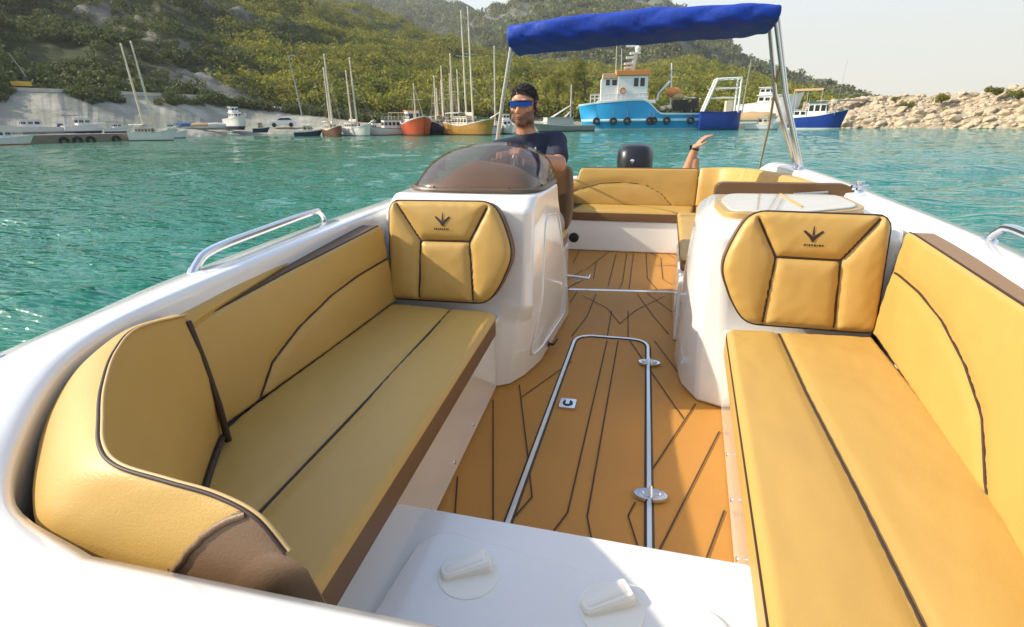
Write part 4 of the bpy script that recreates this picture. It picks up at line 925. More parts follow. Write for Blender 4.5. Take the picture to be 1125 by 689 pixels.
# individual pines standing behind the moored boats
BARK = mat('pine_bark', (.10,.065,.04), .9)
def tree(px, py_top, R, w, label, seed):
    top = at_range(px, py_top, R); base = Vector((top.x, top.y, WATER+1.3)); H = top.z-base.z
    root = empty('pine_tree', base, 0, label, 'tree', 'trees behind the moored boats')
    r = np.random.default_rng(seed); mb = MB(); lean = r.uniform(-.08, .08)
    tr = [(0,0,-.4),(lean*H*.3,0,H*.3),(lean*H*.5,.02*H,H*.6),(lean*H,0,H*.88)]
    mb.tube(tr, [H*.035, H*.028, H*.02, H*.008], 8)
    cs = []; rs = []
    for k in range(9):
        a = r.uniform(0, 6.28); z = H*r.uniform(.38, .88); d = w*r.uniform(.25, .8)*(1.15-abs(z/H-.62)); p = (lean*z+d*math.cos(a), d*math.sin(a), z)
        mb.tube([(lean*z*.9, 0, z*.82), p], [H*.012, H*.005], 6); cs.append(p); rs.append(w*r.uniform(.26, .46))
    cs.append((lean*H, 0, H*.88)); rs.append(w*.38)
    mb.build('trunk', BARK, root)
    Q, F_ = leaf_quads(np.array(cs), np.array(rs), 420, .075, .72, seed); fast_mesh('crown', Q, F_, LEAF_LIT, root)
for k, (px, py, R, w, lb) in enumerate(((612,72,128,2.6,'tall pine rising behind the man at the wheel'),(628,58,132,3.4,'tallest yellow-green pine, standing between the man and the blue trawler'),(645,72,130,2.6,'rounded pine just left of the trawler wheelhouse'),
        (660,90,126,2.0,'low pine whose crown meets the left wall of the trawler wheelhouse'),(598,84,124,2.2,'small pine half hidden by the head of the man'),(725,86,150,2.8,'broad pine behind the aft deck of the blue trawler'),(762,84,155,2.6,'pine behind the orange winch cover on the trawler'),
        (797,88,160,2.4,'pine between the white gantry and the thin lamp mast'),(455,62,175,3.8,'large lit pine on the slope above the red fishing boat'),(430,66,180,3.6,'lit pine left of the others on the slope above the white tour boat'),(482,68,172,3.4,'lit pine on the slope just left of the tall gulet masts'))):
    tree(px, py, R, w, lb, 100+k)

# ================================================================== BREAKWATER
ROCK = land_material('limestone_rubble', (.30,.25,.16), (.50,.42,.30), (.40,.31,.20), .9, .8)
BOULD = mat('limestone', (.42,.335,.225), .9, var=.38, vscale=2.2, bump=.8, bscale=4)
bx = [(880,139.8,112,104),(920,139.6,110,104),(950,139.4,107,103),(985,139.1,106,102),(1020,138.8,104,101),(1060,138.4,101,100),(1095,138,97,99),(1125,137.7,95,98),(1200,137,90,96),(1300,136,88,94),(1450,134,92,92)]
bxs = np.linspace(880, 1450, 90); bb = [np.interp(bxs, [q[0] for q in bx], [q[k] for q in bx]) for k in (1, 2, 3)]
GB = np.zeros((16, 90, 3))
for i, x in enumerate(bxs):
    base = at_range(x, 130, bb[2][i]); d = Vector((base.x, base.y)).normalized(); top = at_range(x, bb[1][i], bb[2][i]+9)
    for j in range(16):
        t = j/11
        if t <= 1: R = bb[2][i]-3+12*t; z = WATER-.8+(top.z-WATER+.8)*t**.9
        else: R = bb[2][i]+9+(t-1)*30; z = top.z-.3-(t-1)*2
        GB[j, i] = (d.x*R, d.y*R, z)
P = GB.reshape(-1, 3); P[:, 2] += fbm(P, .35, 4, 2)*.45
ii = (np.arange(15)[:, None]*90+np.arange(89)[None]).ravel()
bk = fast_mesh('breakwater', P, np.stack([ii, ii+1, ii+91, ii+90], 1), ROCK); tag(bk, 'long rubble breakwater closing the harbour on the right', 'breakwater')
GB = P.reshape(16, 90, 3)
bmeshes = []
for k in range(7):
    bm = bmesh.new(); bmesh.ops.create_icosphere(bm, subdivisions=2, radius=1)
    for v in bm.verts:
        q = v.co*1.1+Vector((k*7.3, k*3.1, 0)); v.co *= 1+.34*mnoise.noise(q)+.12*mnoise.noise(q*2.7); v.co.z *= .72; v.co.x *= 1.15
        for ax in (Vector((.6,.5,.62)), Vector((-.7,.3,.6)), Vector((.2,-.8,.55)), Vector((-.3,-.5,-.8))):
            dd = v.co.dot(ax)-.72
            if dd > 0: v.co -= ax*dd*.85
    me = bpy.data.meshes.new('boulder'); bm.to_mesh(me); bm.free(); me.materials.append(BOULD); bmeshes.append(me)
r = np.random.default_rng(44); cand = []
while len(cand) < 260:
    i = r.uniform(4, 82); t = r.uniform(1.5, 11.4); j = int(t); i0 = int(i); ft, fi = t-j, i-i0
    p = GB[j, i0]*(1-ft)*(1-fi)+GB[j, i0+1]*(1-ft)*fi+GB[j+1, i0]*ft*(1-fi)+GB[j+1, i0+1]*ft*fi
    s = r.uniform(.30, .85)*(1.15 if t < 6 else .8)
    if any(np.linalg.norm(p-c[0]) < (s+c[1])*.62 for c in cand): 
        if r.random() > .04: continue
    cand.append((p, s))
for p, s in cand:
    o = bpy.data.objects.new('boulder', bmeshes[r.integers(7)]); COL.objects.link(o); o.location = p+np.array([0,0,s*.15]); o.rotation_euler = (r.uniform(-.5,.5), r.uniform(-.5,.5), r.uniform(0,6.28)); o.scale = (s*r.uniform(.9,1.3), s, s*r.uniform(.8,1.1))
    tag(o, 'sunlit pale limestone boulder lying among many on the breakwater', 'boulder', 'boulders on the breakwater')
# small rubble between them
base_v = np.array([v.co[:] for v in bmeshes[0].vertices]); base_f = np.array([p.vertices[:] for p in bmeshes[0].polygons])
N = 1500; VV = np.zeros((N, len(base_v), 3))
for k in range(N):
    i = r.uniform(0, 88.9); t = r.uniform(1.2, 11.8); p = GB[int(t), int(i)]*(1-(i-int(i)))+GB[int(t), int(i)+1]*(i-int(i)); p = p*(1-(t-int(t)))+GB[int(t)+1, int(i)]*(t-int(t))
    a = r.uniform(0, 6.28); s = r.uniform(.15, .42); Rm = np.array([[math.cos(a), -math.sin(a), 0],[math.sin(a), math.cos(a), 0],[0,0,1]])
    VV[k] = (base_v*np.array([1.2,1,1])*s)@Rm.T+p
FF = (base_f[None]+(np.arange(N)*len(base_v))[:, None, None]).reshape(-1, 3)
tag(fast_mesh('rubble', VV.reshape(-1, 3), FF, BOULD), kind='stuff')
BUSH = leaf_mat('breakwater_bush', (.08,.10,.015), (.24,.23,.04))
for k, (px, py, w, lb) in enumerate(((998,113,1.1,'low yellow-green bush mid-height on the breakwater left of the pair'),(963,122,1.3,'flat green bush low on the breakwater beside the end of the footbridge'),(1036,106.5,1.4,'dark olive bush on the crest of the breakwater above the bush pair'),(1041,121,1.1,'yellow bush of the bush pair halfway up the breakwater'),(1056,123,1.1,'brighter green bush of the pair halfway up the breakwater'),
        (1097,98,1.3,'flat green bush on the breakwater crest, second from the right edge'),(1120,102,1.3,'green bush on the breakwater crest at the right edge of the picture'),(985,107,.7,'tiny dark bush on the breakwater crest above the low yellow-green bush'),(942,129,.7,'small dull bush among the rocks below the footbridge'))):
    R = float(np.interp(px, [q[0] for q in bx], [q[3] for q in bx]))+4.5
    p = at_range(px, py, R); n = 60
    root = empty('bush', (p.x, p.y, p.z-.4), 0, lb, 'bush', 'bushes on the breakwater')
    cs = np.array([(random.uniform(-w,w)*.7, random.uniform(-.5,.5), random.uniform(0,.5)) for _ in range(7)]); Q, F_ = leaf_quads(cs, np.full(7, w*.42), 90, .16, .7, 60+k)
    fast_mesh('crown', Q, F_, BUSH, root); mb = MB()
    for c in cs: mb.tube([(0,0,-.4), tuple(c)], [.05,.02], 5)
    mb.build('trunk', BARK, root)

# ================================================================== MOORED BOATS
WH = mat('boat_white', (.72,.70,.66), .45, var=.06, vscale=.8); CREAM = mat('boat_cream', (.62,.54,.40), .55, var=.08, vscale=.8)
WOOD = mat('varnished_wood', (.42,.22,.05), .4, var=.2, vscale=1.5); DWOOD = mat('dark_wood', (.12,.055,.03), .5, var=.2, vscale=1.5); RED = mat('red_hull', (.46,.075,.025), .5, var=.12, vscale=1)
CYAN = mat('sky_blue_hull', (.012,.30,.60), .45, var=.10, vscale=.6); DBLUE = mat('deep_blue_hull', (.006,.035,.24), .4, var=.12, vscale=.8); ORANGE = mat('orange_paint', (.62,.22,.05), .6, var=.12)
GLASS = mat('dark_glass', (.015,.018,.022), .12); TARPB = mat('blue_tarp', (.03,.10,.22), .8, var=.15); TARPT = mat('tan_tarp', (.40,.27,.13), .85, var=.15); TARPW = mat('pale_tarp', (.50,.48,.42), .85, var=.1)
GREY = mat('grey_paint', (.28,.28,.27), .6, var=.1); RUB = mat('tyre_rubber', (.015,.015,.015), .85); NAVYH = mat('navy_hull', (.015,.025,.07), .4); YEL = mat('yellow_paint', (.60,.36,.02), .5); MASTC = mat('mast_paint', (.66,.58,.42), .5); ROPE = mat('rope', (.30,.26,.20), .9)
def spot(px, py): return on_z(px, py, WATER)
def mpp(px, py): p = spot(px, py); return (p-EYE).dot(FW)/F_PX
def heading(p, ang):                          # 0: bow to the left as seen from the bay, 90: bow to us, 180: bow right
    v = Vector((p.x, p.y)).normalized(); left = Vector((-v.y, v.x)); to = -v; a = math.radians(ang)
    d = left*math.cos(a)+to*math.sin(a); return math.atan2(d.y, d.x)
def hull_mesh(root, L_, B, fb, mats, name='hull', stern_w=.75, rake=.12, boot=.18, nst=18, belly=.8):
    """mats: hull, boot stripe, deck, rail ; fb: freeboard bow, mid, stern"""
    mb = MB(); rows_ = []
    for i in range(nst):
        u = i/(nst-1); x = -L_/2+L_*u
        w = B/2*(stern_w+(1-stern_w)*min(1, u/.35))*(1 if u < .55 else math.cos(min(1, (u-.55)/.45)**1.7*PI/2)**.8+.012)
        f_ = fb[2]+(fb[1]-fb[2])*u/.45 if u < .45 else fb[1]+(fb[0]-fb[1])*((u-.45)/.55)**1.7
        xr_ = rake*L_*max(0, (u-.6)/.4)**2
        r_ = []
        for z, k in ((-.5, belly*.7), (0, belly), (boot, belly+.04), (f_*.55, .96), (f_-.16, 1.0), (f_-.10, 1.04), (f_, 1.04), (f_, .94), (f_-.35, .90)):
            r_.append((x+xr_*z/max(f_, .1), w*k, z))
        rows_.append(r_)
    n = len(rows_[0]); 
    for s in (1, -1):
        o = len(mb.v); mb.v += [(x, y*s, z) for rw_ in rows_ for x, y, z in rw_]
        mis = (1, 1, 0, 0, 3, 3, 3, 2)
        for i in range(nst-1):
            for k in range(n-1): mb.f.append((o+i*n+k, o+(i+1)*n+k, o+(i+1)*n+k+1, o+i*n+k+1)); mb.m.append(mis[k])
    t = len(mb.v)//2
    for i in range(nst-1): mb.f.append((i*n+n-1, (i+1)*n+n-1, t+(i+1)*n+n-1, t+i*n+n-1)); mb.m.append(2)
    for k in range(n-1): mb.f.append((k, k+1, t+k+1, t+k)); mb.m.append(0 if k > 1 else 1)
    return mb.build(name, mats, root, angle=40)
def cabin(root, x0, x1, w, z0, z1, m, wins=3, roof=None, slope=.12, name='cabin', wz=(.42,.80), ends=True, over=.12):
    mb = MB(); s = slope*(z1-z0)
    mb.loft([[(x0,-w/2,z0),(x1,-w/2,z0),(x1,w/2,z0),(x0,w/2,z0)], [(x0+s*.5,-w/2*.95,z1),(x1-s,-w/2*.95,z1),(x1-s,w/2*.95,z1),(x0+s*.5,w/2*.95,z1)]])
    c = mb.build(name, m, root, smooth=False)
    mb = MB(); mb.box((x0-over, -w/2-over, z1), (x1-s+over, w/2+over, z1+.10)); mb.build('roof', roof or m, c, smooth=False)
    if wins:
        H_ = z1-z0; a, b = z0+H_*wz[0], z0+H_*wz[1]; Lx = (x1-x0-s)/wins
        for sd2 in (1, -1):
            for k in range(wins):
                q0 = x0+s*.4+Lx*(k+.14); q1 = x0+s*.4+Lx*(k+.86); y = sd2*(w/2*.985+.012)
                mb = MB(); mb.box((q0, min(y, y-.05*sd2), a), (q1, max(y, y-.05*sd2), b)); mb.build('window', GLASS, c, smooth=False)
        if ends:
            for xe, sg in ((x1-s*.55, 1), (x0+s*.3, -1)):
                for k in (-1, 1):
                    mb = MB(); mb.box((xe-.06+.05*sg, k*w*.24-w*.17, a), (xe+.06+.05*sg, k*w*.24+w*.17, b), rot=Matrix.Rotation(-math.atan(slope)*(1 if sg > 0 else -.5), 3, 'Y')); mb.build('window', GLASS, c, smooth=False)
    return c
def mast(root, x, h, z0, r=.11, m=None, rake=-.04, spread=True, bow=None, y=0, yard=None, stays=True, B=2.5):
    mb = MB(); top = (x+rake*h, y, z0+h); mb.tube([(x, y, z0-.3), top], [r, r*.55], 8); mb.ball((top[0], top[1], top[2]), (r*.8, r*.8, r*.8), 8)
    o = mb.build('mast', m or MASTC, root)
    if spread:
        mb = MB(); 
        for f in ((.62,) if yard is None else yard): mb.tube([(x+rake*h*f, y-B*.40, z0+h*f), (x+rake*h*f, y+B*.40, z0+h*f)], .05, 6)
        mb.build('spreader', m or MASTC, o)
    if stays:
        mb = MB()
        for s in (-1, 1):
            mb.tube([top, (x-.3, s*B*.48, z0)], .03, 4); mb.tube([(x+rake*h*.6, y, z0+h*.6), (x+.8, s*B*.48, z0)], .026, 4)
        if bow is not None: mb.tube([top, bow], .03, 4)
        mb.build('rigging', ROPE, o)
    return o
def railing(root, L_, B, z, x0, x1, m=WH):
    mb = MB()
    for s in (-1, 1):
        for k in range(9): x = x0+(x1-x0)*k/8; mb.tube([(x, s*B*.46, z), (x, s*B*.46, z+.75)], .02, 5)
        for dz in (.4, .75): mb.tube([(x0, s*B*.46, z+dz), (x1, s*B*.46, z+dz)], .02, 5)
    mb.build('railing', m, root)
def awning(root, x0, x1, w, z, m, sag=.12, z0=1.0, posts=True):
    mb = MB(); rings = []
    for u in np.linspace(0, 1, 9):
        x = x0+(x1-x0)*u; rings.append([(x, w/2*v, z+sag*(1-v*v)-.06*math.sin(u*PI*3)**2) for v in np.linspace(-1, 1, 9)]+[(x, w/2*v, z-.07+sag*(1-v*v)) for v in np.linspace(1, -1, 9)])
    mb.loft(rings); o = mb.build('awning', m, root, angle=60)
    if posts:
        for x in (x0+.1, (x0+x1)/2, x1-.1):
            for s in (-1, 1): mb = MB(); mb.tube([(x, s*w*.47, z0), (x, s*w*.47, z)], .035, 6); mb.build('post', WH, root)
    return o
def boat_root(name, px, py, ang, label, cat, group='boats moored along the harbour', lift=0):
    p = spot(px, py); o = empty(name, (p.x, p.y, WATER+lift), heading(p, ang), label, cat, group); return o, mpp(px, py)
ZS = 1.5
def fit(o, k, zs=1.0): o.scale = (k, k, k*zs)
def gulet(px, py, ang, width_px, label, hullm, bootm, mh, masts, awn=None, cab=CREAM, group='boats moored along the harbour', B=4.2, L_=14):
    o, s = boat_root('sailing_gulet', px, py, ang, label, 'sailing boat', group)
    app = abs(math.cos(math.radians(ang)))*L_+abs(math.sin(math.radians(ang)))*B; k = width_px*s/app; fit(o, k, ZS)
    hull_mesh(o, L_, B, (2.6,1.5,2.0), [hullm, bootm, WOOD, WH], stern_w=.8, rake=.10)
    cabin(o, -L_*.33, L_*.06, B*.62, 1.35, 2.75, cab, 5, WH, .10)
    mb = MB(); mb.tube([(L_*.5, 0, 2.5), (L_*.5+3.2, 0, 3.3)], [.13,.06], 8); mb.build('bowsprit', MASTC, o)
    railing(o, L_, B, 1.55, -L_*.46, L_*.30)
    for x, h, rk in masts: mast(o, x*L_, h/k/ZS, 1.5, .13/k*1.0, MASTC, rk, True, (L_*.5+2.5, 0, 3.1), B=B)
    for x, h, rk in masts[:1]: 
        mb = MB(); mb.tube([(x*L_-.2, 0, 3.0), (x*L_-L_*.32, 0, 3.2)], .10, 8); mb.tube([(x*L_-.3, 0, 3.22), (x*L_-L_*.30, 0, 3.42)], [.22,.12], 8, 1); mb.build('boom', [MASTC, TARPW], o)
    if awn: awning(o, -L_*.45, -L_*.10, B*.8, 3.4, awn, z0=1.5)
    return o
def cruiser(px, py, ang, width_px, label, hullm=WH, bootm=NAVYH, cab=WH, h=1.0, wins=3, tall=False, group='boats moored along the harbour', lift=0, top=None, L_=8, name='motor_cruiser', cat='motorboat', canopy_=None):
    B = L_*.34; o, s = boat_root(name, px, py, ang, label, cat, group, lift)
    app = abs(math.cos(math.radians(ang)))*L_+abs(math.sin(math.radians(ang)))*B; k = width_px*s/app; fit(o, k, 1.35)
    hull_mesh(o, L_, B, (1.5*h,1.1*h,1.0*h), [hullm, bootm, WH, WH], stern_w=.9, rake=.14)
    cabin(o, -L_*.14, L_*.24, B*.70, 1.0*h, 1.0*h+1.15, cab, wins, top, .45)
    if tall: cabin(o, -L_*.12, L_*.10, B*.60, 1.0*h+1.25, 1.0*h+2.15, cab, 2, top, .4, name='flybridge')
    railing(o, L_, B, 1.15*h, L_*.02, L_*.40)
    if canopy_: awning(o, -L_*.42, -L_*.02, B*.75, 1.0*h+1.75, canopy_, z0=1.0*h)
    return o
# --- left shore, from the left edge
cruiser(6, 159.5, 178, 42, 'small white boat with a red stern at the left edge of the picture', WH, RED, WH, wins=2)
cruiser(42, 154.9, 0, 52, 'long low white day boat lying behind the stone jetty', WH, GREY, WH, .9, 3, L_=11, lift=.85)
cruiser(94, 153.7, 200, 38, 'white speedboat with a dark blue bottom and a brown sun top above the jetty', WH, NAVYH, WH, 1.1, 2, canopy_=DWOOD, lift=.85)
cruiser(131, 152.9, 185, 24, 'small white boat with a dark hood next to the gulet with two leaning masts', WH, NAVYH, WH, 1.0, 2, lift=.8, canopy_=NAVYH)
gulet(168, 154.5, 150, 46, 'white and brown gulet with two cream masts leaning left, alone by the jetty', WH, DWOOD, 9, [(.12,8.6,-.10),(-.12,8.4,-.10)], CREAM)
def covered(px, py, ang, wpx, m, label, lift):
    o, s = boat_root('covered_boat', px, py, ang, label, 'covered boat', 'boats laid up on the beach', lift); L_, B = 6.0, 2.2; fit(o, wpx*s/(abs(math.cos(math.radians(ang)))*L_+abs(math.sin(math.radians(ang)))*B))
    hull_mesh(o, L_, B, (1.2,.95,.9), [WH, GREY, WH, WH], rake=.12); mb = MB(); rings = []
    for u in np.linspace(0, 1, 12):
        x = -L_/2-.05+L_*1.06*u; w = B/2*1.08*(1 if u < .55 else math.cos(((u-.55)/.45)**1.7*PI/2)**.8+.03); pk = 1.55+.25*math.sin(u*PI)+.06*math.sin(u*17)
        rings.append([(x, -w, .62), (x, -w*.98, 1.0), (x, -w*.5, 1.0+(pk-1)*.65), (x, 0, pk), (x, w*.5, 1.0+(pk-1)*.65), (x, w*.98, 1.0), (x, w, .62)])
    mb.loft(rings); mb.build('tarpaulin', m, o, angle=60); return o
covered(206, 149.5, 10, 22, TARPB, 'laid-up boat under a blue tarpaulin on the beach', 1.0)
covered(223, 149.2, 172, 20, TARPT, 'laid-up boat under a tan tarpaulin between the blue and the pale one', 1.0)
covered(239, 148.9, 8, 20, TARPW, 'laid-up boat under a pale tarpaulin beside the hauled-out white yacht', 1.0)
cruiser(261, 148.3, 115, 27, 'tall white motor yacht with dark windows hauled out on the beach', WH, NAVYH, WH, 1.5, 3, True, lift=1.1, L_=9, group=None)
cruiser(256, 149.3, 15, 10, 'tiny white dinghy afloat in front of the hauled-out yacht', WH, GREY, WH, .7, 1, L_=5, name='dinghy', cat='dinghy', group=None)
# car on the beach
o, s = boat_root('parked_car', 312, 147.6, 0, 'white car parked alone on the beach beside the water', 'car', None, 1.0); p0 = o.location; vv = Vector((p0.x, p0.y, 0)).normalized(); o.location = (p0.x+vv.x*6, p0.y+vv.y*6, WATER+1.0)
mb = MB(); car = [(-2.0,.35),(2.0,.35),(2.05,.75),(1.75,.92),(.95,1.0),(.35,1.42),(-1.1,1.45),(-1.75,1.0),(-2.05,.92)]
mb.loft([[(x, y*(1 if z < 1.05 else .86), z) for x, z in car] for y in (-.82, .82)]); cb_ = mb.build('body', WH, o, bevel=.05)
for sgn in (-1, 1):
    mb = MB(); mb.add([(.80, sgn*.80, 1.03), (.32, sgn*.735, 1.37), (-1.05, sgn*.735, 1.38), (-1.5, sgn*.80, 1.03)], [(0,1,2,3)]); w_ = mb.build('window', GLASS, o, smooth=False); w_.location = (0, sgn*.025, 0)
    for x in (-1.25, 1.25): mb = MB(); mb.lathe([(0,-.1),(.32,-.1),(.34,0),(.32,.1),(0,.1)], 16, (x, sgn*.76, .33), 0, axis=(0,1,0)); mb.build('wheel', RUB, o)
# stone jetty in front of the left boats
mb = MB(); a, b = spot(28, 158.3), spot(150, 154.5); tdir = (b-a).normalized(); nrm_ = Vector((-tdir.y, tdir.x, 0)); nrm_ = nrm_ if nrm_.dot(Vector((a.x, a.y, 0))) > 0 else -nrm_
Pj = [a, b, b+nrm_*4, a+nrm_*4]; mb.prism([(p.x, p.y) for p in Pj], WATER-1.2, WATER+.75); jet = mb.build('stone_jetty', mat('jetty_stone', (.20,.17,.125), .9, var=.3, vscale=.7, bump=.5, bscale=2), smooth=False); tag(jet, 'low stone jetty with tyres in front of the left boats', 'jetty')
for t in (.32, .44, .56, .80):
    q = a+(b-a)*t-nrm_*.08; mb = MB(); mb.tube([q+tdir*(.32*math.cos(u))+Vector((0,0,.15+.32*math.sin(u))) for u in np.linspace(0, 2*PI, 17)], .12, 8); mb.build('tyre_fender', RUB, jet)
# --- crooked street light, work lamp, excavator on the road
def lamp(px, y0, y1, R, label, lean=0.0, two=True):
    a, b = at_range(px, y1, R), at_range(px, y0, R); o = empty('lamp_post', a, 0, label, 'lamp post', None); h = b.z-a.z
    mb = MB(); mb.tube([(0,0,-1.5),(lean*h*.5,0,h*.5),(lean*h,0,h)], [.14,.10,.07], 8); mb.build('post', GREY, o)
    mb = MB(); mb.tube([(lean*h,0,h),(lean*h+.9,0,h+.15)], .04, 6); mb.box((lean*h+.7,-.15,h+.05),(lean*h+1.3,.15,h+.2)); mb.build('lamp_head', GREY, o); return o
lamp(333, 62, 128, bank(333)[0]+16, 'crooked tall lamp post left of the gulet with four masts', -.14)
lamp(814, 66, 128, 112, 'thin lamp post between the white gantry and the right canopy pole', .06)
p = at_range(26, 96.5, bank(26)[0]+24); o = empty('excavator', (p.x, p.y, p.z-.2), heading(p, 180), 'yellow excavator with a raised thin boom on the road at far left', 'excavator')
o.scale = (.62,.62,.62); mb = MB(); mb.box((-1.9,-1.1,.6), (1.5,1.1,1.5)); mb.build('body', YEL, o, bevel=.1)
mb = MB(); mb.box((.2,-.9,1.4), (1.3,.2,2.5)); mb.build('cab', GLASS, o, bevel=.08)
mb = MB(); 
for s in (-1, 1): mb.box((-1.8,s*1.0-.25,-.2), (1.8,s*1.0+.25,.6))
mb.build('track', RUB, o, bevel=.15)
mb = MB(); mb.tube([(1.2,0,1.4),(.4,0,4.0),(-.8,0,6.8)], [.12,.09,.06], 8); mb.build('boom', GREY, o)

cruiser(190, 151.9, 170, 26, 'white cruiser with dark windows just right of the leaning-mast gulet', WH, NAVYH, WH, 1.3, 3, True)
cruiser(70, 154.2, 170, 18, 'small open skiff with a blue cover between the long day boat and the speedboat', WH, NAVYH, TARPB, .7, 1, L_=5, lift=.85)
cruiser(287, 148.2, 178, 16, 'low dark rowing boat on the sand between the hauled-out yacht and the car', NAVYH, NAVYH, TARPT, .6, 0, L_=5, lift=.6)
# --- middle quay
cruiser(411, 147.9, 20, 24, 'white cabin cruiser squeezed between the white gulet and the tour boat', WH, RED, WH, 1.5, 3, True)
cruiser(468, 147.3, 160, 22, 'dark blue cabin boat with cream top right of the red fishing boat', NAVYH, NAVYH, CREAM, 1.4, 3)
cruiser(338, 149.6, 165, 28, 'small dark work boat with a cream cabin below the crooked lamp post', NAVYH, NAVYH, CREAM, .9, 2, L_=7)
gulet(366, 149.6, 110, 26, 'brown hulled gulet with a pair of close leaning cream masts', DWOOD, DWOOD, 9, [(.06,8.4,-.05),(-.10,7.0,-.05)], CREAM, CREAM)
gulet(392, 149.2, 125, 38, 'white gulet with two thin grey masts next to the brown one', WH, GREY, 9, [(.06,8.0,-.05),(-.14,6.6,-.05)], None, WH)
def tour(px, py, wpx, label):
    o, s = boat_root('tour_boat', px, py, 15, label, 'tour boat', 'boats moored along the harbour'); L_, B = 14, 4.4; fit(o, wpx*s/14.2, 1.3)
    hull_mesh(o, L_, B, (2.2,1.5,1.6), [WH, RED, WOOD, WOOD], stern_w=.85); cabin(o, -L_*.40, L_*.22, B*.8, 1.4, 3.3, WH, 7, CREAM, .06); awning(o, -L_*.42, L_*.05, B*.85, 5.0, TARPT, z0=3.4); railing(o, L_, B, 3.4, -L_*.4, L_*.2); return o
tour(432, 148.4, 50, 'white tour boat with a tan upper awning left of the red boat')
o, s = boat_root('fishing_boat', 457, 148.6, 105, 'red hulled wooden fishing boat with a single cream mast', 'fishing boat', 'boats moored along the harbour'); fit(o, 32*s/5.2, 1.25)
hull_mesh(o, 10, 4.4, (2.6,1.6,2.0), [RED, DWOOD, WOOD, WH], stern_w=.7); cabin(o, -3.4, -.6, 2.2, 1.4, 3.3, WH, 2, ORANGE, .1); mast(o, .6, 5.2, 1.5, .16, MASTC, -.03, True, (5.5,0,2.6), B=3.6); railing(o, 10, 4.2, 1.7, -1, 3.6)
gulet(480, 147.6, 80, 24, 'small dark gulet wedged between the red boat and the big golden gulet', NAVYH, DWOOD, 7, [(.0,6.0,-.02),(-.22,4.6,-.02)], CREAM, CREAM)
gulet(516, 148.3, 128, 62, 'large golden wooden gulet with two very tall cream masts', WOOD, DWOOD, 13, [(.10,12.6,-.045),(-.06,12.4,-.045),(-.24,6.2,-.03)], TARPW, CREAM, L_=16, B=5)
gulet(498, 147.4, 100, 22, 'brown hulled gulet with thin brown masts behind the left end of the golden gulet', DWOOD, DWOOD, 8, [(.05,8.6,-.02),(-.15,6.4,-.02)], TARPT, WOOD)
gulet(488, 147.0, 95, 18, 'cream hulled gulet with two short brown masts behind the dark gulet', CREAM, DWOOD, 8, [(.05,7.4,-.03),(-.15,5.8,-.03)], TARPT, WOOD)
cruiser(603, 144.6, 165, 26, 'small white boat with a blue hood right beside the shoulder of the man', WH, DBLUE, DBLUE, 1.2, 2)
gulet(544, 147.8, 70, 22, 'slim gulet with one tall single mast beside the canopy pole', WH, DWOOD, 9, [(-.02,9.2,-.03)], None, WH)
cruiser(556, 147.2, 100, 18, 'white cruiser just left of the head of the man', WH, NAVYH, WH, 1.2, 2, True)
# crane boat behind the man
o, s = boat_root('fishing_boat', 622, 144.4, 20, 'grey fishing boat with a white derrick frame between the man and the blue trawler', 'fishing boat', 'boats moored along the harbour'); k = 62*s/13; fit(o, k)
hull_mesh(o, 13, 4.2, (1.9,1.3,1.4), [GREY, NAVYH, WOOD, WH]); cabin(o, -1.2, 5.2, 3.0, 1.2, 3.0, TARPW, 0, TARPW, .1); mast(o, -1.0, 8.6, 1.2, .16, WH, 0, False, B=3.6)
mb = MB()
for y in (-.9, .9): mb.tube([(-1.0,0,5.6), (5.6,y,1.9)], .12, 8); mb.tube([(-1.0,0,4.4), (2.2,y*1.4,1.4)], .09, 8)
for t in (.3, .55, .8): mb.tube([(-1+6.6*t,-.9*t,5.6-3.7*t), (-1+6.6*t,.9*t,5.6-3.7*t)], .06, 6)
mb.build('derrick', WH, o); mb = MB(); mb.ball((4.2,0,1.9), (.9,.9,.6), 12); mb.build('net_pile', ORANGE, o)

# --- big blue trawler
p = spot(706, 143.0); s = mpp(706, 143.0); TL = 130*s; o = empty('fishing_trawler', (p.x, p.y, WATER), heading(p, 6), 'big sky blue fishing trawler with white wheelhouse and orange roof', 'fishing trawler', 'boats moored along the harbour')
def tp(px_, py_): return ((706-px_)*s, (143.0-py_)*s)           # metres fore of midship, metres above the water
mb = MB(); rows_ = []; TB = 5.4
for i in range(40):
    u = i/39; x = -TL/2+TL*u; px_ = 706-x/s
    f_ = float(np.interp(px_, [641,660,680,700,706,712,718,722,772], [116,113.6,112.2,111.4,112.5,117,123,125.6,126.2])); f_ = (143.0-f_)*s
    w = TB/2*(.86+.14*min(1, u/.25))*(1 if u < .62 else math.cos(((u-.62)/.38)**1.9*PI/2)**.75+.02); rk = .9*max(0, (u-.72)/.28)**2
    rows_.append([(x+rk*z/4, w*k_, z) for z, k_ in ((-.6,.74),(0,.86),(.30,.90),(1.2,.95),(1.34,1.0),(1.56,1.0),(1.66,.96),(f_-.30,1.0),(f_-.24,1.03),(f_,1.03),(f_,.96),(min(f_-.7, 1.5),.94))])
n = len(rows_[0])
for sg in (1, -1):
    o_ = len(mb.v); mb.v += [(x, y*sg, z) for rw_ in rows_ for x, y, z in rw_]
    for i in range(39):
        for k_, mi in enumerate((1,1,0,0,2,2,0,0,2,2,3)): mb.f.append((o_+i*n+k_, o_+(i+1)*n+k_, o_+(i+1)*n+k_+1, o_+i*n+k_+1)); mb.m.append(mi)
t_ = len(mb.v)//2
for i in range(39): mb.f.append((i*n+n-1, (i+1)*n+n-1, t_+(i+1)*n+n-1, t_+i*n+n-1)); mb.m.append(3)
for k_ in range(n-1): mb.f.append((k_, k_+1, t_+k_+1, t_+k_)); mb.m.append(0)
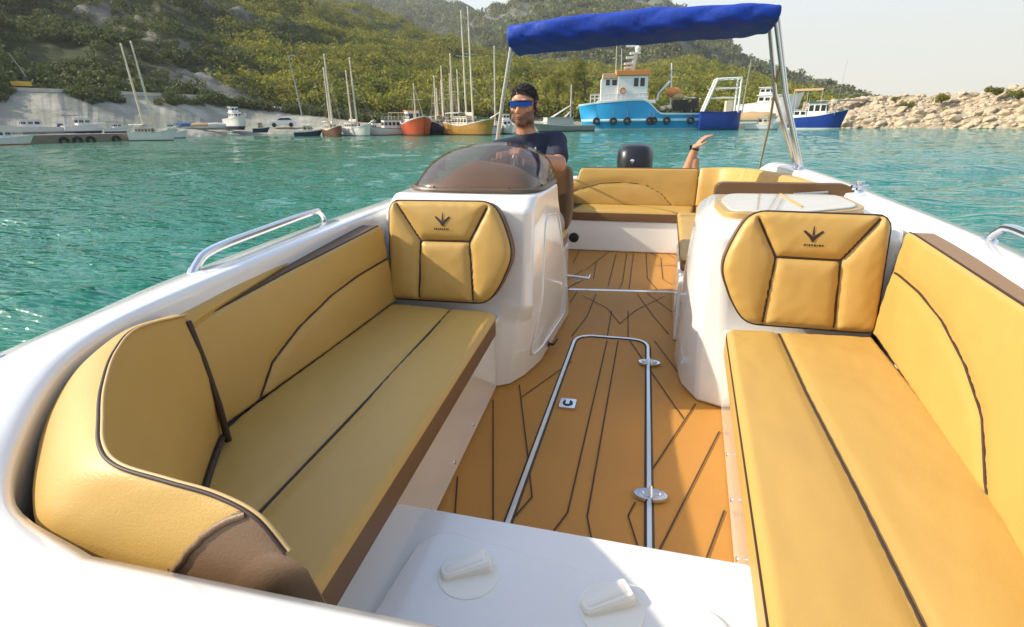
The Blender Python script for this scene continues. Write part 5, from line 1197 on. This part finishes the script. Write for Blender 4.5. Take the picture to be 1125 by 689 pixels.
mb.build('hull', [CYAN, mat('pale_boot_stripe', (.35,.52,.55), .6), mat('pale_blue_trim', (.45,.62,.62), .5), GREY], o, angle=40)
side = 1 if (Matrix.Rotation(o.rotation_euler.z, 3, 'Z')@Vector((0,1,0))).dot(-Vector((p.x, p.y, 0))) > 0 else -1
def box_px(nm, x0, y0, x1, y1, hw, m, parent, mi=0, bev=.05):
    a = tp(x0, y0); b = tp(x1, y1); mb = MB(); mb.box((min(a[0], b[0]), -hw, min(a[1], b[1])), (max(a[0], b[0]), hw, max(a[1], b[1]))); return mb.build(nm, m, parent, bevel=bev)
deckh = box_px('foredeck', 655, 116, 716, 112.6, 2.2, WH, o)
c1 = box_px('wheelhouse', 676, 112.6, 707, 88.5, 1.9, WH, o); c2 = box_px('cabin', 658.5, 113, 676.2, 91, 1.6, WH, o)
box_px('roof', 674, 88.4, 709, 83.4, 2.15, ORANGE, c1); box_px('roof', 660, 91, 676, 86, 1.8, mat('pale_orange_roof', (.60,.36,.20), .6), c2)
for x0, x1 in ((663.5,667.5),(670,675)): a, b = tp(x0, 97.6), tp(x1, 92.2); mb = MB(); mb.box((b[0], side*1.6-.03, a[1]), (a[0], side*1.6+.03, b[1])); mb.build('window', GLASS, c2, smooth=False)
for x0, x1 in ((692.5,697),(699,703.5)): a, b = tp(x0, 99), tp(x1, 91); mb = MB(); mb.box((b[0], side*1.9-.03, a[1]), (a[0], side*1.9+.03, b[1])); mb.build('window', GLASS, c1, smooth=False)
a, b = tp(682, 112), tp(687, 99); 
mb = MB(); m0 = tp(690, 84); m1 = tp(696, 60); mb.tube([(m0[0], 0, m0[1]), (m1[0], 0, m1[1])], [.40,.22], 8)
for px_, py_, w_ in ((686,80,1.0),(687,76,1.3),(688,70,1.1),(693,66,1.5)): q = tp(px_, py_); mb.box((q[0]-w_/2, -.7, q[1]-.12), (q[0]+w_/2, .7, q[1]+.12))
q = tp(695.5, 62); mb.ball((q[0], .2, q[1]), (.42,.42,.42), 12); q = tp(687.5, 62.5); mb.box((q[0]-1.2,-.12,q[1]+.35), (q[0]+.6,.12,q[1]+.6)); mb.build('radar_mast', WH, o)
mb = MB()
for px_, yt in ((673,54),(678.5,62)): q0 = tp(px_+.6, 86); q1 = tp(px_, yt); mb.tube([(q0[0], .8, q0[1]), (q1[0], .8, q1[1])], [.05,.03], 6)
mb.build('antenna', WH, o)
for px_ in (655,672.5,687,710.5,714.5,728,752.5):
    q = tp(px_, 133.4); u = (q[0]+TL/2)/TL; w = TB/2*(1 if u < .62 else math.cos(((u-.62)/.38)**1.9*PI/2)**.75+.02)
    tn = .02
    mb = MB(); mb.tube([(q[0]+.42*math.cos(t), side*(w*.99+.14), q[1]+.42*math.sin(t)) for t in np.linspace(0, 2*PI, 17)], .17, 8); mb.tube([(q[0], side*(w*.99+.10), q[1]+.4), (q[0], side*(w*1.0+.05), q[1]+1.5)], .03, 5, 1); mb.build('tyre_fender', [RUB, ROPE], o)
box_px('doorway', 708.5, 124, 714, 114.5, 2.66, GLASS, o, bev=.02) if False else None
mb = MB(); q = tp(736, 105); mb.ball((q[0], 0, q[1]), (1.25,1.0,.75), 14); mb.ball((q[0]-.6, .3, q[1]-.7), (.9,.9,.7), 12, 1); mb.build('winch_cover', [ORANGE, TARPT], o)
mb = MB()
for k_ in range(9): q = tp(738+2.6*k_, 119+random.uniform(-3, 3)); mb.box((q[0]-.35, -1.2, q[1]-.7), (q[0]+.3, 1.2, q[1]+.4+random.uniform(0,.5)))
mb.build('deck_machinery', BLACK, o, bevel=.05)
mb = MB(); q0, q1 = tp(734, 118), tp(731.5, 76); mb.tube([(q0[0],0,q0[1]), (q1[0],0,q1[1])], [.14,.08], 8); q2 = tp(720, 106); q3 = tp(731, 94); mb.tube([(q2[0],.3,q2[1]), (q3[0],.1,q3[1])], .16, 8); q4 = tp(719, 113); mb.tube([(q2[0],.3,q2[1]), (q4[0],.3,q4[1])], .16, 8); q5 = tp(765, 112); mb.tube([(q5[0],0,q5[1]), (q3[0],0,q3[1]-2)], .10, 6); mb.build('cargo_boom', WH, o)
mb = MB()
for sg in (-1, 1):
    for k_ in range(14):
        q = tp(648+4.6*k_, 113.5-.05*k_); mb.tube([(q[0], sg*1.9, q[1]-.1), (q[0], sg*1.9, q[1]+1.05)], .035, 5)
    for dz in (.5, 1.05): q0 = tp(648, 113.5); q1 = tp(708, 112.8); mb.tube([(q0[0], sg*1.9, q0[1]+dz), (q1[0], sg*1.9, q1[1]+dz)], .035, 5)
mb.build('railing', WH, o)
mb = MB(); q = tp(681, 103); mb.tube([(q[0]+.38*math.cos(t), side*1.98, q[1]+.38*math.sin(t)) for t in np.linspace(0, 2*PI, 17)], .10, 8); mb.build('life_ring', ORANGE, o)
mb = MB()
for k_ in range(7): q = tp(722+1.9*k_, 121+random.uniform(-1.5, 1.5)); mb.ball((q[0], random.uniform(-.8,.8)+side*.8, q[1]), (.45,.5,.38), 10, k_ % 2)
mb.build('net_pile', [TARPT, CREAM], o)
mb = MB(); q0 = tp(733, 80); q1 = tp(694, 66); q2 = tp(770, 124); q3 = tp(660, 113); mb.tube([(q0[0],0,q0[1]), (q1[0],0,q1[1])], .03, 4); mb.tube([(q0[0],0,q0[1]), (q2[0],0,q2[1])], .03, 4); mb.tube([(q1[0],0,q1[1]), (q3[0],0,q3[1])], .03, 4); mb.build('rigging', ROPE, o)
# --- dark blue workboat with white gantry at its stern
o, s2 = boat_root('workboat', 789, 142.8, 188, 'deep blue workboat with rounded bow and white net gantry astern of the trawler', 'workboat'); L_ = 42*s2; 
hull_mesh(o, L_, 4.0, (2.7,2.5,2.6), [DBLUE, NAVYH, GREY, DBLUE], stern_w=.95, rake=.02)
mb = MB()
for y in (-1.5, 1.5):
    mb.tube([(-2.6, y, 2.3), (-1.0, y, 6.9), (2.2, y, 7.0), (2.2, y, 2.4)], .17, 8)
for t in np.linspace(-1.0, 2.2, 5): mb.tube([(t,-1.5,6.95), (t,1.5,6.95)], .10, 6)
for z in (4.4, 5.7): mb.tube([(-1.9,1.5,z), (2.2,1.5,z)], .07, 6); mb.tube([(-1.9,-1.5,z), (2.2,-1.5,z)], .07, 6)
mb.build('gantry', WH, o); mb = MB(); mb.box((.6,-.8,2.2), (1.6,.8,4.0)); mb.build('locker', CREAM, o, bevel=.05)
# --- white yachts behind, tan covered boat, small white skiff
cruiser(838, 139.5, 165, 60, 'large white motor yacht with stepped cabin behind the thin lamp post', WH, GREY, WH, 3.0, 3, True, L_=10)
covered(824, 141.0, 170, 46, TARPT, 'long boat under an orange-tan cover right of the workboat', .6)
cruiser(836, 142.6, 172, 34, 'low white skiff with open deck in front of the tan covered boat', WH, GREY, CREAM, .8, 2, L_=7)
# --- blue and white fishing boat at the end of the breakwater
o, s3 = boat_root('fishing_boat', 893, 142.6, 172, 'blue and white fishing boat with a tan awning moored at the breakwater', 'fishing boat'); k = 50*s3/12; fit(o, k)
hull_mesh(o, 12, 4.4, (5.0,3.4,3.0), [DBLUE, WH, WH, WH], rake=.12, boot=.5); cabin(o, -1.8, 2.8, 3.2, 3.0, 6.8, WH, 3, NAVYH, .12, over=.45); awning(o, -5.6, 1.2, 3.8, 9.6, TARPT, .6, z0=3.2); cabin(o, -5.0, -1.9, 3.0, 2.9, 4.9, WH, 2, WH, .05)
mast(o, 4.3, 13.5, 3.2, .05, GREY, .07, False, stays=False); railing(o, 12, 4.0, 3.6, -1, 4.6)
# footbridge on the breakwater
a, b = at_range(918, 111.5, 108), at_range(953, 110.5, 110); o = empty('footbridge', a, 0, 'grey footbridge on a leaning trestle at the near end of the breakwater', 'footbridge'); d = b-a; mb = MB(); n_ = Vector((-d.y, d.x, 0)).normalized()*.5
mb.loft([[n_+q, n_+q+Vector((0,0,.22)), -n_+q+Vector((0,0,.22)), -n_+q] for q in (Vector(), d)]); mb.build('walkway', GREY, o, smooth=False)
mb = MB(); mb.tube([d*.98, d*.90+Vector((0,0,-2.0))], .10, 6); mb.tube([d*.05, d*.02+Vector((0,0,-2.2))], .10, 6); mb.build('trestle', GREY, o)

# ================================================================== AIR
mb = MB(); mb.box((-1500,-1500,-7.2), (1500,1500,420)); hz_o = mb.build('haze', [], smooth=False); tag(hz_o, kind='stuff')
hm_ = bpy.data.materials.new('haze_air'); hm_.use_nodes = True; nt = hm_.node_tree
for n in list(nt.nodes): nt.nodes.remove(n)
ho = nt.nodes.new('ShaderNodeOutputMaterial'); pv = nt.nodes.new('ShaderNodeVolumePrincipled'); pv.inputs['Color'].default_value = (.95,.95,.92,1); pv.inputs['Density'].default_value = .00022; pv.inputs['Anisotropy'].default_value = .2
nt.links.new(pv.outputs[0], ho.inputs['Volume']); hz_o.data.materials.append(hm_)
